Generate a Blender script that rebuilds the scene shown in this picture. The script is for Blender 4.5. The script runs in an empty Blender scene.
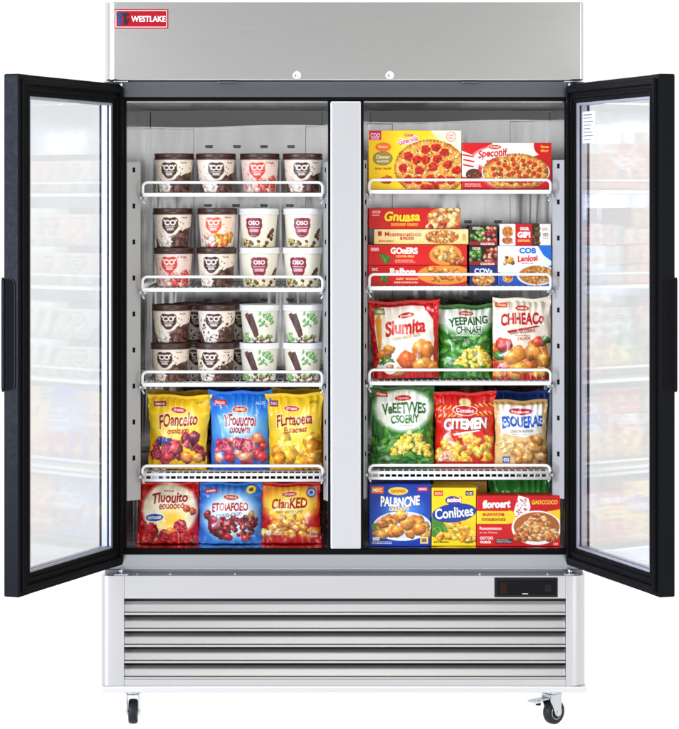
import bpy, bmesh, math, random
import numpy as np
from mathutils import Vector, Matrix

SC = bpy.context.scene
COL = SC.collection
random.seed(7)

# ------------------------------------------------------------------ scale and camera
K = 2.854e-3        # metres per photo pixel on the front plane of the cabinet (y = 0)
D = 7.0             # camera distance to that plane
VX, HY = 342.0, 201.0
HZ = 1.510          # eye height


def X(px, y=0.0):
    return (px - VX) * K * (D + y) / D


def Z(py, y=0.0):
    return HZ + (HY - py) * K * (D + y) / D


cam_d = bpy.data.cameras.new('camera')
cam = bpy.data.objects.new('camera', cam_d)
COL.objects.link(cam)
cam.location = (0, -D, HZ)
cam.rotation_euler = (math.radians(90), 0, 0)
cam_d.sensor_width = 36
cam_d.sensor_fit = 'AUTO'
cam_d.lens = (D / K) / 729.0 * 36
cam_d.shift_x = -(VX - 339.5) / 729.0
cam_d.shift_y = -(364.5 - HY) / 729.0
cam_d.clip_start = 0.1
cam_d.clip_end = 200
SC.camera = cam

# ------------------------------------------------------------------ studio light
world = bpy.data.worlds.new('World')
SC.world = world
world.use_nodes = True
wn, wl = world.node_tree.nodes, world.node_tree.links
wn.clear()
w_out = wn.new('ShaderNodeOutputWorld')
w_bg = wn.new('ShaderNodeBackground')
w_tc = wn.new('ShaderNodeTexCoord')
w_sep = wn.new('ShaderNodeSeparateXYZ')
wl.new(w_tc.outputs['Generated'], w_sep.inputs[0])


def w_range(sock, a, b):
    m = wn.new('ShaderNodeMapRange')
    m.interpolation_type = 'SMOOTHSTEP'
    m.inputs['From Min'].default_value = a
    m.inputs['From Max'].default_value = b
    wl.new(sock, m.inputs['Value'])
    return m.outputs[0]


front = w_range(w_sep.outputs['Y'], 0.1, -0.5)     # the dim half of the studio, behind the camera
above = w_range(w_sep.outputs['Z'], -0.06, 0.04)
w_mul = wn.new('ShaderNodeMath'); w_mul.operation = 'MULTIPLY'
wl.new(front, w_mul.inputs[0]); wl.new(above, w_mul.inputs[1])
w_mix = wn.new('ShaderNodeMapRange')
w_mix.inputs['To Min'].default_value = 1.14
w_mix.inputs['To Max'].default_value = 0.40
wl.new(w_mul.outputs[0], w_mix.inputs['Value'])
w_bg.inputs['Color'].default_value = (1.0, 1.0, 1.0, 1)
wl.new(w_mix.outputs[0], w_bg.inputs['Strength'])
wl.new(w_bg.outputs[0], w_out.inputs[0])


def softbox(name, loc, target, sx, sy, power, color=(1, 1, 1)):
    d = bpy.data.lights.new(name, 'AREA')
    d.shape = 'RECTANGLE'; d.size = sx; d.size_y = sy
    d.energy = power; d.color = color
    o = bpy.data.objects.new(name, d)
    COL.objects.link(o)
    o.location = loc
    v = Vector(target) - Vector(loc)
    o.rotation_euler = v.to_track_quat('-Z', 'Y').to_euler()
    return o


softbox('softbox_top', (0.0, -4.6, 5.2), (0, 0.2, 1.0), 2.6, 1.4, 100, (1.0, 0.985, 0.96))
softbox('softbox_right', (3.4, -5.6, 1.55), (0, 0.2, 0.95), 1.2, 2.4, 96, (1.0, 0.985, 0.965))
softbox('softbox_left', (-3.4, -5.6, 1.55), (0, 0.2, 0.95), 1.2, 2.4, 96, (1.0, 0.99, 0.975))
softbox('softbox_side', (-4.0, -3.4, 1.5), (-0.8, 0, 1.2), 1.0, 2.6, 250, (0.62, 0.74, 1.0))

SC.view_settings.view_transform = 'Standard'
SC.view_settings.look = 'None'
SC.view_settings.exposure = 0.0
SC.view_settings.gamma = 1.0
SC.cycles.max_bounces = 12
SC.cycles.transparent_max_bounces = 24
SC.cycles.use_denoising = True

# ------------------------------------------------------------------ materials


def new_mat(name):
    m = bpy.data.materials.new(name)
    m.use_nodes = True
    return m, m.node_tree.nodes, m.node_tree.links, m.node_tree.nodes['Principled BSDF']


def plain(name, color, rough=0.5, metal=0.0, noise=0.04, scale=40, bump=0.0, spec=0.5, coat=0.0):
    m, n, l, b = new_mat(name)
    b.inputs['Metallic'].default_value = metal
    b.inputs['Specular IOR Level'].default_value = spec
    b.inputs['Coat Weight'].default_value = coat
    b.inputs['Coat Roughness'].default_value = 0.12
    tc = n.new('ShaderNodeTexCoord')
    nz = n.new('ShaderNodeTexNoise')
    nz.inputs['Scale'].default_value = scale
    nz.inputs['Detail'].default_value = 4
    l.new(tc.outputs['Object'], nz.inputs['Vector'])
    mr = n.new('ShaderNodeMapRange')
    mr.inputs['To Min'].default_value = max(0.02, rough - noise * 2)
    mr.inputs['To Max'].default_value = min(1, rough + noise * 2)
    l.new(nz.outputs[0], mr.inputs['Value'])
    l.new(mr.outputs[0], b.inputs['Roughness'])
    mx = n.new('ShaderNodeMix'); mx.data_type = 'RGBA'
    mx.inputs[6].default_value = (*[c * (1 - noise) for c in color], 1)
    mx.inputs[7].default_value = (*[min(1, c * (1 + noise)) for c in color], 1)
    l.new(nz.outputs[0], mx.inputs[0])
    l.new(mx.outputs[2], b.inputs['Base Color'])
    if bump:
        bp = n.new('ShaderNodeBump')
        bp.inputs['Strength'].default_value = bump
        bp.inputs['Distance'].default_value = 0.002
        l.new(nz.outputs[0], bp.inputs['Height'])
        l.new(bp.outputs[0], b.inputs['Normal'])
    return m


def steel(name, color, rough, stretch=(1, 30, 160), wob=0.0, aniso=0.0, noise=0.012):
    """brushed sheet steel: fine grain stretched along one axis, a slight waviness of the sheet"""
    m, n, l, b = new_mat(name)
    b.inputs['Metallic'].default_value = 1.0
    b.inputs['Anisotropic'].default_value = aniso
    tc = n.new('ShaderNodeTexCoord')
    mp = n.new('ShaderNodeMapping')
    mp.inputs['Scale'].default_value = stretch
    l.new(tc.outputs['Object'], mp.inputs[0])
    nz = n.new('ShaderNodeTexNoise')
    nz.inputs['Scale'].default_value = 6
    nz.inputs['Detail'].default_value = 5
    l.new(mp.outputs[0], nz.inputs['Vector'])
    mr = n.new('ShaderNodeMapRange')
    mr.inputs['To Min'].default_value = rough - 0.025
    mr.inputs['To Max'].default_value = rough + 0.03
    l.new(nz.outputs[0], mr.inputs['Value'])
    l.new(mr.outputs[0], b.inputs['Roughness'])
    mx = n.new('ShaderNodeMix'); mx.data_type = 'RGBA'
    mx.inputs[6].default_value = (*[c * (1 - noise) for c in color], 1)
    mx.inputs[7].default_value = (*[min(1, c * (1 + noise)) for c in color], 1)
    l.new(nz.outputs[0], mx.inputs[0])
    l.new(mx.outputs[2], b.inputs['Base Color'])
    if wob:
        n2 = n.new('ShaderNodeTexNoise')
        n2.inputs['Scale'].default_value = 1.0
        n2.inputs['Detail'].default_value = 2
        mp2 = n.new('ShaderNodeMapping')
        mp2.inputs['Scale'].default_value = (11, 5, 1.1)
        l.new(tc.outputs['Object'], mp2.inputs[0])
        l.new(mp2.outputs[0], n2.inputs['Vector'])
        bp = n.new('ShaderNodeBump')
        bp.inputs['Strength'].default_value = 1
        bp.inputs['Distance'].default_value = wob
        l.new(n2.outputs[0], bp.inputs['Height'])
        l.new(bp.outputs[0], b.inputs['Normal'])
    return m


def printed(name, rough, coat=0.0, crinkle=0.0, spec=0.4):
    m, n, l, b = new_mat(name)
    a = n.new('ShaderNodeVertexColor'); a.layer_name = 'print'
    l.new(a.outputs['Color'], b.inputs['Base Color'])
    b.inputs['Roughness'].default_value = rough
    b.inputs['Specular IOR Level'].default_value = spec
    b.inputs['Coat Weight'].default_value = coat
    b.inputs['Coat Roughness'].default_value = 0.15
    tc = n.new('ShaderNodeTexCoord')
    nz = n.new('ShaderNodeTexNoise')
    nz.inputs['Scale'].default_value = 45 if crinkle else 18
    nz.inputs['Detail'].default_value = 3
    l.new(tc.outputs['Object'], nz.inputs['Vector'])
    bp = n.new('ShaderNodeBump')
    bp.inputs['Strength'].default_value = 0.5 if crinkle else 0.1
    bp.inputs['Distance'].default_value = crinkle or 0.001
    l.new(nz.outputs[0], bp.inputs['Height'])
    l.new(bp.outputs[0], b.inputs['Normal'])
    return m


def glass_mat():
    m, n, l, b = new_mat('door_glass')
    n.remove(b)
    out = n['Material Output']
    tr = n.new('ShaderNodeBsdfTransparent'); tr.inputs[0].default_value = (0.957, 0.962, 0.963, 1)
    gl = n.new('ShaderNodeBsdfGlossy'); gl.inputs['Roughness'].default_value = 0.025
    gl.inputs[0].default_value = (1, 1, 1, 1)
    geo = n.new('ShaderNodeNewGeometry')

    def mth(op, a, b_=None):
        q = n.new('ShaderNodeMath'); q.operation = op
        for k_, v_ in enumerate((a, b_)):
            if v_ is None: continue
            if isinstance(v_, (int, float)): q.inputs[k_].default_value = v_
            else: l.new(v_, q.inputs[k_])
        return q.outputs[0]
    # Schlick reflectance, the same from both sides of the thin sheet
    dt = n.new('ShaderNodeVectorMath'); dt.operation = 'DOT_PRODUCT'
    l.new(geo.outputs['Incoming'], dt.inputs[0]); l.new(geo.outputs['Normal'], dt.inputs[1])
    c1 = mth('SUBTRACT', 1.0, mth('ABSOLUTE', dt.outputs['Value']))
    refl = mth('MULTIPLY', 0.74, mth('ADD', 0.04, mth('MULTIPLY', 0.96, mth('POWER', c1, 5.0))))
    nz = n.new('ShaderNodeTexNoise'); nz.inputs['Scale'].default_value = 3
    mr = n.new('ShaderNodeMapRange'); mr.inputs['To Min'].default_value = 0.9; mr.inputs['To Max'].default_value = 1.0
    l.new(nz.outputs[0], mr.inputs['Value'])
    mu = n.new('ShaderNodeMath'); mu.operation = 'MULTIPLY'
    l.new(refl, mu.inputs[0]); l.new(mr.outputs[0], mu.inputs[1])
    mx = n.new('ShaderNodeMixShader')
    l.new(mu.outputs[0], mx.inputs[0]); l.new(tr.outputs[0], mx.inputs[1]); l.new(gl.outputs[0], mx.inputs[2])
    l.new(mx.outputs[0], out.inputs[0])
    return m


def shadowless_mat():
    """made-up translucent white: passes world light from below and behind, so no shadow shows"""
    m, n, l, b = new_mat('shadowless_white')
    n.remove(b)
    out = n['Material Output']
    tl = n.new('ShaderNodeBsdfTranslucent'); tl.inputs[0].default_value = (0.97, 0.97, 0.97, 1)
    df = n.new('ShaderNodeBsdfDiffuse'); df.inputs[0].default_value = (0.95, 0.95, 0.95, 1)
    nz = n.new('ShaderNodeTexNoise'); nz.inputs['Scale'].default_value = 2
    mr = n.new('ShaderNodeMapRange'); mr.inputs['To Min'].default_value = 0.08; mr.inputs['To Max'].default_value = 0.12
    l.new(nz.outputs[0], mr.inputs['Value'])
    mx = n.new('ShaderNodeMixShader')
    l.new(mr.outputs[0], mx.inputs[0])
    l.new(tl.outputs[0], mx.inputs[1]); l.new(df.outputs[0], mx.inputs[2])
    l.new(mx.outputs[0], out.inputs[0])
    return m


M = {
    'header_steel': steel('brushed_header_steel', (0.73, 0.73, 0.72), 0.21, (1, 30, 160)),
    'base_steel': steel('brushed_base_steel', (0.63, 0.63, 0.645), 0.28, (1, 30, 160)),
    'slat_steel': steel('louvre_steel', (0.47, 0.47, 0.465), 0.38, (1, 30, 160)),
    'dark_steel': steel('dark_frame_steel', (0.16, 0.17, 0.19), 0.30, (1, 30, 160)),
    'sill_steel': steel('sill_steel', (0.43, 0.45, 0.475), 0.30, (1, 30, 160)),
    'liner_steel': steel('liner_steel', (0.92, 0.92, 0.925), 0.15, (160, 30, 1), wob=0.010),
    'dark_top_steel': steel('dark_top_sheet_steel', (0.17, 0.17, 0.175), 0.24, (160, 30, 1)),  # dark tone paints in the back wall's reflection; the ceiling sheet shares it
    'mullion_steel': steel('mullion_steel', (0.67, 0.68, 0.70), 0.34, (160, 30, 1)),
    'strip_paint': plain('pilaster_paint', (0.40, 0.40, 0.395), 0.42, 0.0, 0.03, 30),
    'galv': steel('bottom_lip_steel', (0.77, 0.785, 0.80), 0.34, (20, 20, 20)),
    'zinc': plain('zinc_plate', (0.62, 0.66, 0.69), 0.28, 1.0, 0.05, 60),
    'chrome': plain('polished_chrome', (0.8, 0.8, 0.8), 0.12, 1.0, 0.02, 60),
    'lock_face': plain('satin_lock_face', (0.84, 0.84, 0.83), 0.4, 0.7, 0.02, 60),
    'black_paint': plain('door_black_powder_coat', (0.0055, 0.006, 0.008), 0.34, 0.0, 0.06, 80, 0.03, 0.06),
    'rubber': plain('black_rubber_gasket', (0.0055, 0.0055, 0.006), 0.42, 0.0, 0.06, 60, 0.0, 0.02),
    'tyre': plain('caster_rubber', (0.014, 0.014, 0.016), 0.5, 0.0, 0.08, 80, 0.1, 0.25),
    'black_gloss': plain('black_plastic_gloss', (0.004, 0.004, 0.005), 0.14, 0.0, 0.02, 40, 0.0, 0.12),
    'black_matt': plain('black_plastic_matt', (0.010, 0.010, 0.011), 0.45, 0.0, 0.05, 60, 0.0, 0.15),
    'hole': plain('slot_shadow_black', (0.006, 0.006, 0.006), 0.8, 0.0, 0.05, 60, spec=0.05),
    'void': plain('dark_condenser', (0.03, 0.03, 0.03), 0.7, 0.0, 0.2, 30),
    'wire': plain('white_wire_coating', (0.86, 0.86, 0.85), 0.32, 0.0, 0.03, 50, 0.02),
    'spacer': plain('pane_spacer_aluminium', (0.46, 0.46, 0.53), 0.4, 0.6, 0.03, 60),
    'glass': glass_mat(),
    'floor': shadowless_mat(),  # translucency added to wash out the shadow under the cabinet
    'badge_red': plain('badge_red_enamel', (0.34, 0.003, 0.011), 0.35, 0.0, 0.04, 50, spec=0.2),
    'badge_pink': plain('badge_pale_rim', (0.80, 0.52, 0.50), 0.35, 0.0, 0.03, 50),
    'badge_blue': plain('badge_blue_enamel', (0.016, 0.035, 0.13), 0.3, 0.0, 0.04, 50),
    'badge_navy': plain('badge_navy_enamel', (0.006, 0.006, 0.02), 0.3, 0.0, 0.04, 50),
    'badge_white': plain('badge_white_enamel', (0.85, 0.83, 0.83), 0.3, 0.0, 0.02, 50),
    'display_red': plain('dark_red_display', (0.022, 0.005, 0.004), 0.12, 0.0, 0.05, 50, spec=0.15),
    'paper': plain('sticker_paper', (0.78, 0.79, 0.8), 0.6, 0.0, 0.03, 60),
    'ink': plain('sticker_ink', (0.12, 0.13, 0.15), 0.6, 0.0, 0.05, 60),
    'lid_brown': plain('brown_lid_plastic', (0.046, 0.016, 0.012), 0.34, 0.0, 0.06, 50, 0.03),
    'lid_white': plain('white_lid_plastic', (0.84, 0.84, 0.84), 0.32, 0.0, 0.02, 50, 0.02),
    'card': printed('printed_carton', 0.36, 0.12, spec=0.3),
    'bagfilm': printed('printed_film', 0.22, 0.4, 0.0030),
    'tubprint': printed('printed_tub', 0.36, 0.15),
}

# ------------------------------------------------------------------ mesh helpers


class MB:
    """collects primitives into one mesh; every primitive may have its own material"""

    def __init__(self):
        self.bm = bmesh.new()
        self.mats = []

    def _slot(self, m):
        if m not in self.mats:
            self.mats.append(m)
        return self.mats.index(m)

    def box(self, x0, x1, y0, y1, z0, z1, m, bevel=0.0, seg=2, edges=None, mtx=None):
        t = bmesh.new()
        vs = [t.verts.new((x, y, z)) for x in (x0, x1) for y in (y0, y1) for z in (z0, z1)]
        for f in ((0, 1, 3, 2), (4, 6, 7, 5), (0, 4, 5, 1), (2, 3, 7, 6), (0, 2, 6, 4), (1, 5, 7, 3)):
            t.faces.new([vs[i] for i in f])
        if bevel > 0:
            es = list(t.edges)
            if edges:
                es = [e for e in es if edges(e.verts[0].co, e.verts[1].co)]
            bmesh.ops.bevel(t, geom=es, offset=bevel, segments=seg, affect='EDGES', profile=0.5)
        self._merge(t, m, mtx)

    def _merge(self, t, m, mtx=None, smooth=False):
        s = self._slot(m)
        if mtx is not None:
            bmesh.ops.transform(t, matrix=mtx, verts=t.verts)
        bmesh.ops.recalc_face_normals(t, faces=t.faces)
        mp = {v: self.bm.verts.new(v.co) for v in t.verts}
        for f in t.faces:
            nf = self.bm.faces.new([mp[v] for v in f.verts])
            nf.material_index = s
            nf.smooth = smooth
        t.free()

    def tube(self, pts, r, m, n=8, mtx=None, cap=True):
        t = bmesh.new()
        pts = [Vector(p) for p in pts]
        rings = []
        prev = None
        for i, p in enumerate(pts):
            if i == 0:
                d = pts[1] - p
            elif i == len(pts) - 1:
                d = p - pts[i - 1]
            else:
                d = (pts[i + 1] - p).normalized() + (p - pts[i - 1]).normalized()
            d.normalize()
            if prev is None:
                a = Vector((0, 0, 1)) if abs(d.z) < 0.9 else Vector((1, 0, 0))
                u = d.cross(a).normalized()
            else:
                u = (prev - d * prev.dot(d)).normalized()
            prev = u
            w = d.cross(u)
            rings.append([t.verts.new(p + (u * math.cos(q) + w * math.sin(q)) * r)
                          for q in [2 * math.pi * j / n for j in range(n)]])
        for a, b in zip(rings, rings[1:]):
            for j in range(n):
                t.faces.new((a[j], a[(j + 1) % n], b[(j + 1) % n], b[j]))
        if cap:
            t.faces.new(rings[0]); t.faces.new(list(reversed(rings[-1])))
        self._merge(t, m, mtx, True)

    def lathe(self, prof, m, n=32, mtx=None, smooth=True):
        """profile of (radius, height) about z"""
        t = bmesh.new()
        rings = []
        for r, h in prof:
            if r < 1e-6:
                rings.append([t.verts.new((0, 0, h))])
            else:
                rings.append([t.verts.new((r * math.cos(q), r * math.sin(q), h))
                              for q in [2 * math.pi * j / n for j in range(n)]])
        for a, b in zip(rings, rings[1:]):
            for j in range(n):
                k = (j + 1) % n
                if len(a) == 1 and len(b) == 1:
                    continue
                if len(a) == 1:
                    t.faces.new((a[0], b[k], b[j]))
                elif len(b) == 1:
                    t.faces.new((a[j], a[k], b[0]))
                else:
                    t.faces.new((a[j], a[k], b[k], b[j]))
        if len(rings[0]) > 1:
            t.faces.new(list(reversed(rings[0])))
        if len(rings[-1]) > 1:
            t.faces.new(rings[-1])
        self._merge(t, m, mtx, smooth)

    def prism(self, poly, axis, a, b, m, mtx=None, smooth=False):
        """polygon in the two other axes, extruded along axis from a to b"""
        t = bmesh.new()

        def mk(p, q):
            if axis == 'x': return (q, p[0], p[1])
            if axis == 'y': return (p[0], q, p[1])
            return (p[0], p[1], q)
        A = [t.verts.new(mk(p, a)) for p in poly]
        B = [t.verts.new(mk(p, b)) for p in poly]
        n = len(poly)
        for i in range(n):
            t.faces.new((A[i], A[(i + 1) % n], B[(i + 1) % n], B[i]))
        t.faces.new(list(reversed(A))); t.faces.new(B)
        self._merge(t, m, mtx, smooth)

    def quad(self, pts, m):
        s = self._slot(m)
        f = self.bm.faces.new([self.bm.verts.new(p) for p in pts])
        f.material_index = s

    def build(self, name, parent=None, loc=None, rotz=0.0, origin=None, autosmooth=None):
        me = bpy.data.meshes.new(name)
        if origin is not None:
            bmesh.ops.translate(self.bm, vec=-Vector(origin), verts=self.bm.verts)
        self.bm.to_mesh(me)
        self.bm.free()
        for m in self.mats:
            me.materials.append(M[m])
        o = bpy.data.objects.new(name, me)
        COL.objects.link(o)
        if autosmooth:
            for p in me.polygons:
                p.use_smooth = True
            me.set_sharp_from_angle(angle=math.radians(autosmooth))
        if parent:
            o.parent = parent
        if loc is not None:
            o.location = loc
        elif origin is not None:
            o.location = origin
        o.rotation_euler = (0, 0, rotz)
        return o


def empty(name, loc=(0, 0, 0), rotz=0.0, parent=None):
    o = bpy.data.objects.new(name, None)
    o.empty_display_size = 0.05
    COL.objects.link(o)
    o.location = loc
    o.rotation_euler = (0, 0, rotz)
    if parent:
        o.parent = parent
    return o


def tag(o, label, cat=None, group=None):
    o['label'] = label
    if cat: o['category'] = cat
    if group: o['group'] = group
    return o


def corner(x0, x1, y0, y1, rl, rr, n=10):
    """plan outline of a box whose two front corners (low y) are rounded"""
    p = [(x1, y1), (x0, y1)]
    for i in range(n + 1):
        a = math.pi + (math.pi / 2) * i / n
        p.append((x0 + rl + rl * math.cos(a), y0 + rl + rl * math.sin(a)))
    for i in range(n + 1):
        a = 1.5 * math.pi + (math.pi / 2) * i / n
        p.append((x1 - rr + rr * math.cos(a), y0 + rr + rr * math.sin(a)))
    return p


# ------------------------------------------------------------------ setting
def sheet(name, rows, x0, x1):
    me = bpy.data.meshes.new(name)
    v, f = [], []
    for i, (y, z) in enumerate(rows):
        v += [(x0, y, z), (x1, y, z)]
        if i:
            f.append((2 * i - 2, 2 * i - 1, 2 * i + 1, 2 * i))
    me.from_pydata(v, [], f)
    me.materials.append(M['floor'])
    for p in me.polygons:
        p.use_smooth = True
    o = bpy.data.objects.new(name, me)
    COL.objects.link(o)
    o['kind'] = 'structure'
    return o


sheet('floor', [(-9.0, 0), (-3, 0), (0, 0), (2.2, 0)], -9, 9)
sheet('backdrop', [(2.2 + 0.8 * math.sin(a), 0.8 - 0.8 * math.cos(a)) for a in
                   [math.pi / 2 * i / 12 for i in range(13)]] + [(3.0, 4.5)], -9, 9)

# ------------------------------------------------------------------ the refrigerator
YF = 0.06           # the cabinet face behind the doors
YB = 0.72           # inner back wall
fridge = empty('refrigerator', (0, 0, 0))
tag(fridge, 'stainless steel two door display refrigerator standing open on casters, filled with frozen food', 'refrigerator')

# header (hood above the doors)
b = MB()
b.prism(corner(X(104), X(584), 0.0, 0.80, 0.030, 0.010), 'z', Z(80), Z(2), 'header_steel')
hd = b.build('header', fridge, origin=(0, 0.4, Z(41)), autosmooth=35)
hd.modifiers.new('edge', 'BEVEL').width = 0.0025
hd.modifiers['edge'].segments = 2
hd.modifiers['edge'].limit_method = 'ANGLE'
hd.modifiers['edge'].angle_limit = math.radians(60)

# outer shell: sides, back, roof slab and floor slab behind the face
b = MB()
b.box(X(105), X(105) + 0.02, YF + 0.004, 0.80, Z(571), Z(80) - 0.002, 'header_steel')
b.box(X(583) - 0.02, X(583), YF + 0.004, 0.80, Z(571), Z(80) - 0.002, 'header_steel')
b.box(X(105) + 0.02, X(583) - 0.02, 0.78, 0.80, Z(571), Z(80) - 0.002, 'header_steel')
b.build('outer_shell', fridge, origin=(0, 0.79, Z(571)))

# face frame around the two openings
yf = YF
xl, xr = X(104.5, yf), X(583.5, yf)
oL0, oL1, oR0, oR1 = X(126, yf), X(328.5, yf), X(362.5, yf), X(565, yf)
zt, zb = Z(101, yf), Z(549, yf)
b = MB()
b.box(xl, xr, yf, yf + 0.03, Z(97, yf), Z(80.6), 'dark_steel')
b.build('top_rail', fridge, origin=(0, yf, Z(97, yf)))
b = MB()
b.box(xl, X(122, yf), yf, yf + 0.03, Z(553, yf), Z(97, yf) - 0.001, 'dark_steel')
b.build('side_rail', fridge, origin=(xl, yf, Z(553, yf)))
b = MB()
b.box(X(569, yf), xr, yf, yf + 0.03, Z(553, yf), Z(97, yf) - 0.001, 'dark_steel')
b.build('side_rail', fridge, origin=(xr, yf, Z(553, yf)))
# sill: leaning steel strip and the ledge of the base in front of it
b = MB()
zs0, zs1 = Z(570.0, yf), Z(553.8, yf)
b.box(xl, xr, yf, yf + 0.03, zs0, zs1, 'sill_steel', 0.004, 3, edges=lambda p, q: abs(p.x - q.x) > 0.1 and p.y < yf + 0.01)
b.box(xl, xr, 0.080, 0.086, Z(576) + 0.0005, zs1 - 0.002, 'sill_steel')
b.build('sill', fridge, origin=(0, yf, zs0))
# mullion
b = MB()
b.box(X(330.6, yf), X(361, yf), yf - 0.006, yf + 0.05, zb + 0.001, zt - 0.001, 'mullion_steel', 0.003, 2)
b.build('mullion', fridge, origin=(X(346, yf), yf, zb))
# black breaker strips round each opening
b = MB()
b.box(X(121.5, yf), X(570, yf), yf - 0.004, yf + 0.028, zt, Z(97, yf), 'rubber', 0.003)
b.box(X(121.5, yf), X(570, yf), yf - 0.004, yf + 0.028, Z(554, yf), zb, 'rubber', 0.003)
for (p0, p1) in ((121.5, 126), (328, 330.4), (361.2, 363.6), (565, 570)):
    b.box(X(p0, yf), X(p1, yf), yf - 0.0035, yf + 0.027, zb + 0.0005, zt - 0.0005, 'rubber')
b.build('breaker_strip', fridge, origin=(0, yf, zb))
# thin bright trim just under the top strip
b = MB()
for (p0, p1) in ((126.5, 327.6), (364, 564.5)):
    b.box(X(p0, yf), X(p1, yf), yf + 0.01, yf + 0.016, zt - 0.004, zt - 0.0006, 'liner_steel')
b.build('ceiling_trim', fridge, origin=(0, yf, zt))
# bottom inner lip (dark)
# liners


def liner(f0, f1, b0, b1, duct0, duct1, slots, drop):
    x0, x1 = X(f0, yf), X(f1, yf)
    c0, c1 = X(b0, YB), X(b1, YB)
    ztb, zbb = zt - 0.004, zb + 0.0
    y0 = yf + 0.028
    b = MB()
    t = 0.012
    # sides, back, ceiling, floor: real sheets with thickness
    b.prism([(x0, y0), (c0, YB), (c0 - t, YB), (x0 - t, y0)], 'z', zbb, ztb, 'liner_steel')
    b.prism([(x1, y0), (c1, YB), (c1 + t, YB), (x1 + t, y0)], 'z', zbb, ztb, 'liner_steel')
    b.box(c0 - t, c1 + t, YB + 0.0005, YB + t, zbb, ztb, 'liner_steel')
    b.box(min(x0, c0) - t, max(x1, c1) + t, y0, YB + t, ztb + 0.0005, ztb + t, 'dark_top_steel')
    b.box(min(x0, c0) - t, max(x1, c1) + t, y0, YB + t, zbb - t, zbb - 0.0005, 'liner_steel')
    lin = b.build('liner', fridge, origin=((x0 + x1) / 2, YB, zbb))
    # raised duct panel with little air slots
    b = MB()
    d0, d1 = X(duct0, YB), X(duct1, YB)
    yd = YB - 0.022
    b.box(d0, d1, yd, YB - 0.0005, zbb + 0.001, ztb - 0.001, 'liner_steel', 0.0014, 1,
          edges=lambda p, q: abs(p.z - q.z) > 0.1 and p.y < YB - 0.01)
    for (sx, sy) in slots:
        cx, cz = X(sx, yd), Z(sy, yd)
        b.box(cx - 0.011, cx + 0.011, yd - 0.0012, yd + 0.002, cz - 0.0035, cz + 0.0035, 'hole')
        b.prism([(yd - 0.0012, cz + 0.0036), (yd - 0.009, cz - 0.0005), (yd - 0.009, cz + 0.0008), (yd - 0.0012, cz + 0.0052)],
                'x', cx - 0.012, cx + 0.012, 'liner_steel')
    b.build('duct_panel', fridge, origin=((d0 + d1) / 2, yd, zbb))
    # dark reflection across the top, built as a sheet with a softly waved lower edge
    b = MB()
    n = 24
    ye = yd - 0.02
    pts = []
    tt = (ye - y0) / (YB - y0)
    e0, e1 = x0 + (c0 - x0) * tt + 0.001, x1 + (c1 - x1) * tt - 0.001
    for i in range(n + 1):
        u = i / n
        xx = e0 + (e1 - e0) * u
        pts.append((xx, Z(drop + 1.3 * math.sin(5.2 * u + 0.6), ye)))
    lip = [(p[0], p[1] - 0.004) for p in pts] + [(p[0], p[1] - 0.0004) for p in reversed(pts)]  # outline of the bright strip that paints in the reflection's lower edge
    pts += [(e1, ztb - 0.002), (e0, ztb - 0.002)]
    b.prism(lip, 'y', ye - 0.003, ye + 0.010, 'liner_steel')  # bright line under the reflection, built as a strip
    b.prism(pts, 'y', ye, ye + 0.012, 'dark_top_steel')
    b.build('reflection_band', fridge, origin=((e0 + e1) / 2, ye, ztb))


SL = [(209, 147), (237, 147), (264, 147), (291, 147), (208, 300), (236, 300), (264, 300), (290, 300), (208, 206), (236, 206), (264, 206), (290, 206)]
SR = [(397, 222), (439, 222), (468, 222), (498, 222), (411, 298), (439, 298), (467, 298), (495, 298), (411, 392), (439, 392)]
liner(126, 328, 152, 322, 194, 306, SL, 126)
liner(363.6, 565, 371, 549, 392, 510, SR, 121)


# shelf uprights with slots, standing at an angle to the side walls
def pilaster(px0, px1, y0, y1, top, bot, first, pitch, cnt, hx):
    b = MB()
    p, q = Vector((X(px0, y0), y0)), Vector((X(px1, y1), y1))
    d = (q - p).normalized()
    nrm = Vector((d.y, -d.x))
    if nrm.y > 0: nrm = -nrm
    th = 0.006
    b.prism([(p.x, p.y), (q.x, q.y), (q.x - nrm.x * th, q.y - nrm.y * th), (p.x - nrm.x * th, p.y - nrm.y * th)],
            'z', Z(bot, y0), Z(top, y0), 'strip_paint')
    c = p.lerp(q, hx)
    for i in range(cnt):
        z = Z(first + pitch * i, c.y)
        hw = 0.0045
        a1 = c - d * hw; a2 = c + d * hw
        f1 = nrm * 0.0008
        poly = [(a1.x + f1.x, a1.y + f1.y), (a2.x + f1.x, a2.y + f1.y), (a2.x - f1.x, a2.y - f1.y), (a1.x - f1.x, a1.y - f1.y)]
        b.prism(poly, 'z', z - 0.007, z + 0.007, 'hole')
    b.build('shelf_upright', fridge, origin=(c.x, c.y, Z(bot, y0)))


pilaster(126.5, 140.5, 0.10, 0.135, 162, 501, 170, 36, 9, 0.52)
pilaster(565, 552.5, 0.10, 0.135, 160, 499, 166, 36, 9, 0.52)
pilaster(327, 323.5, 0.10, 0.135, 162, 501, 170, 36, 9, 0.4)
pilaster(364.2, 367.5, 0.10, 0.135, 160, 499, 166, 36, 9, 0.4)

# wire shelves ------------------------------------------------------
YS = 0.10           # front edge of the shelves


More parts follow.
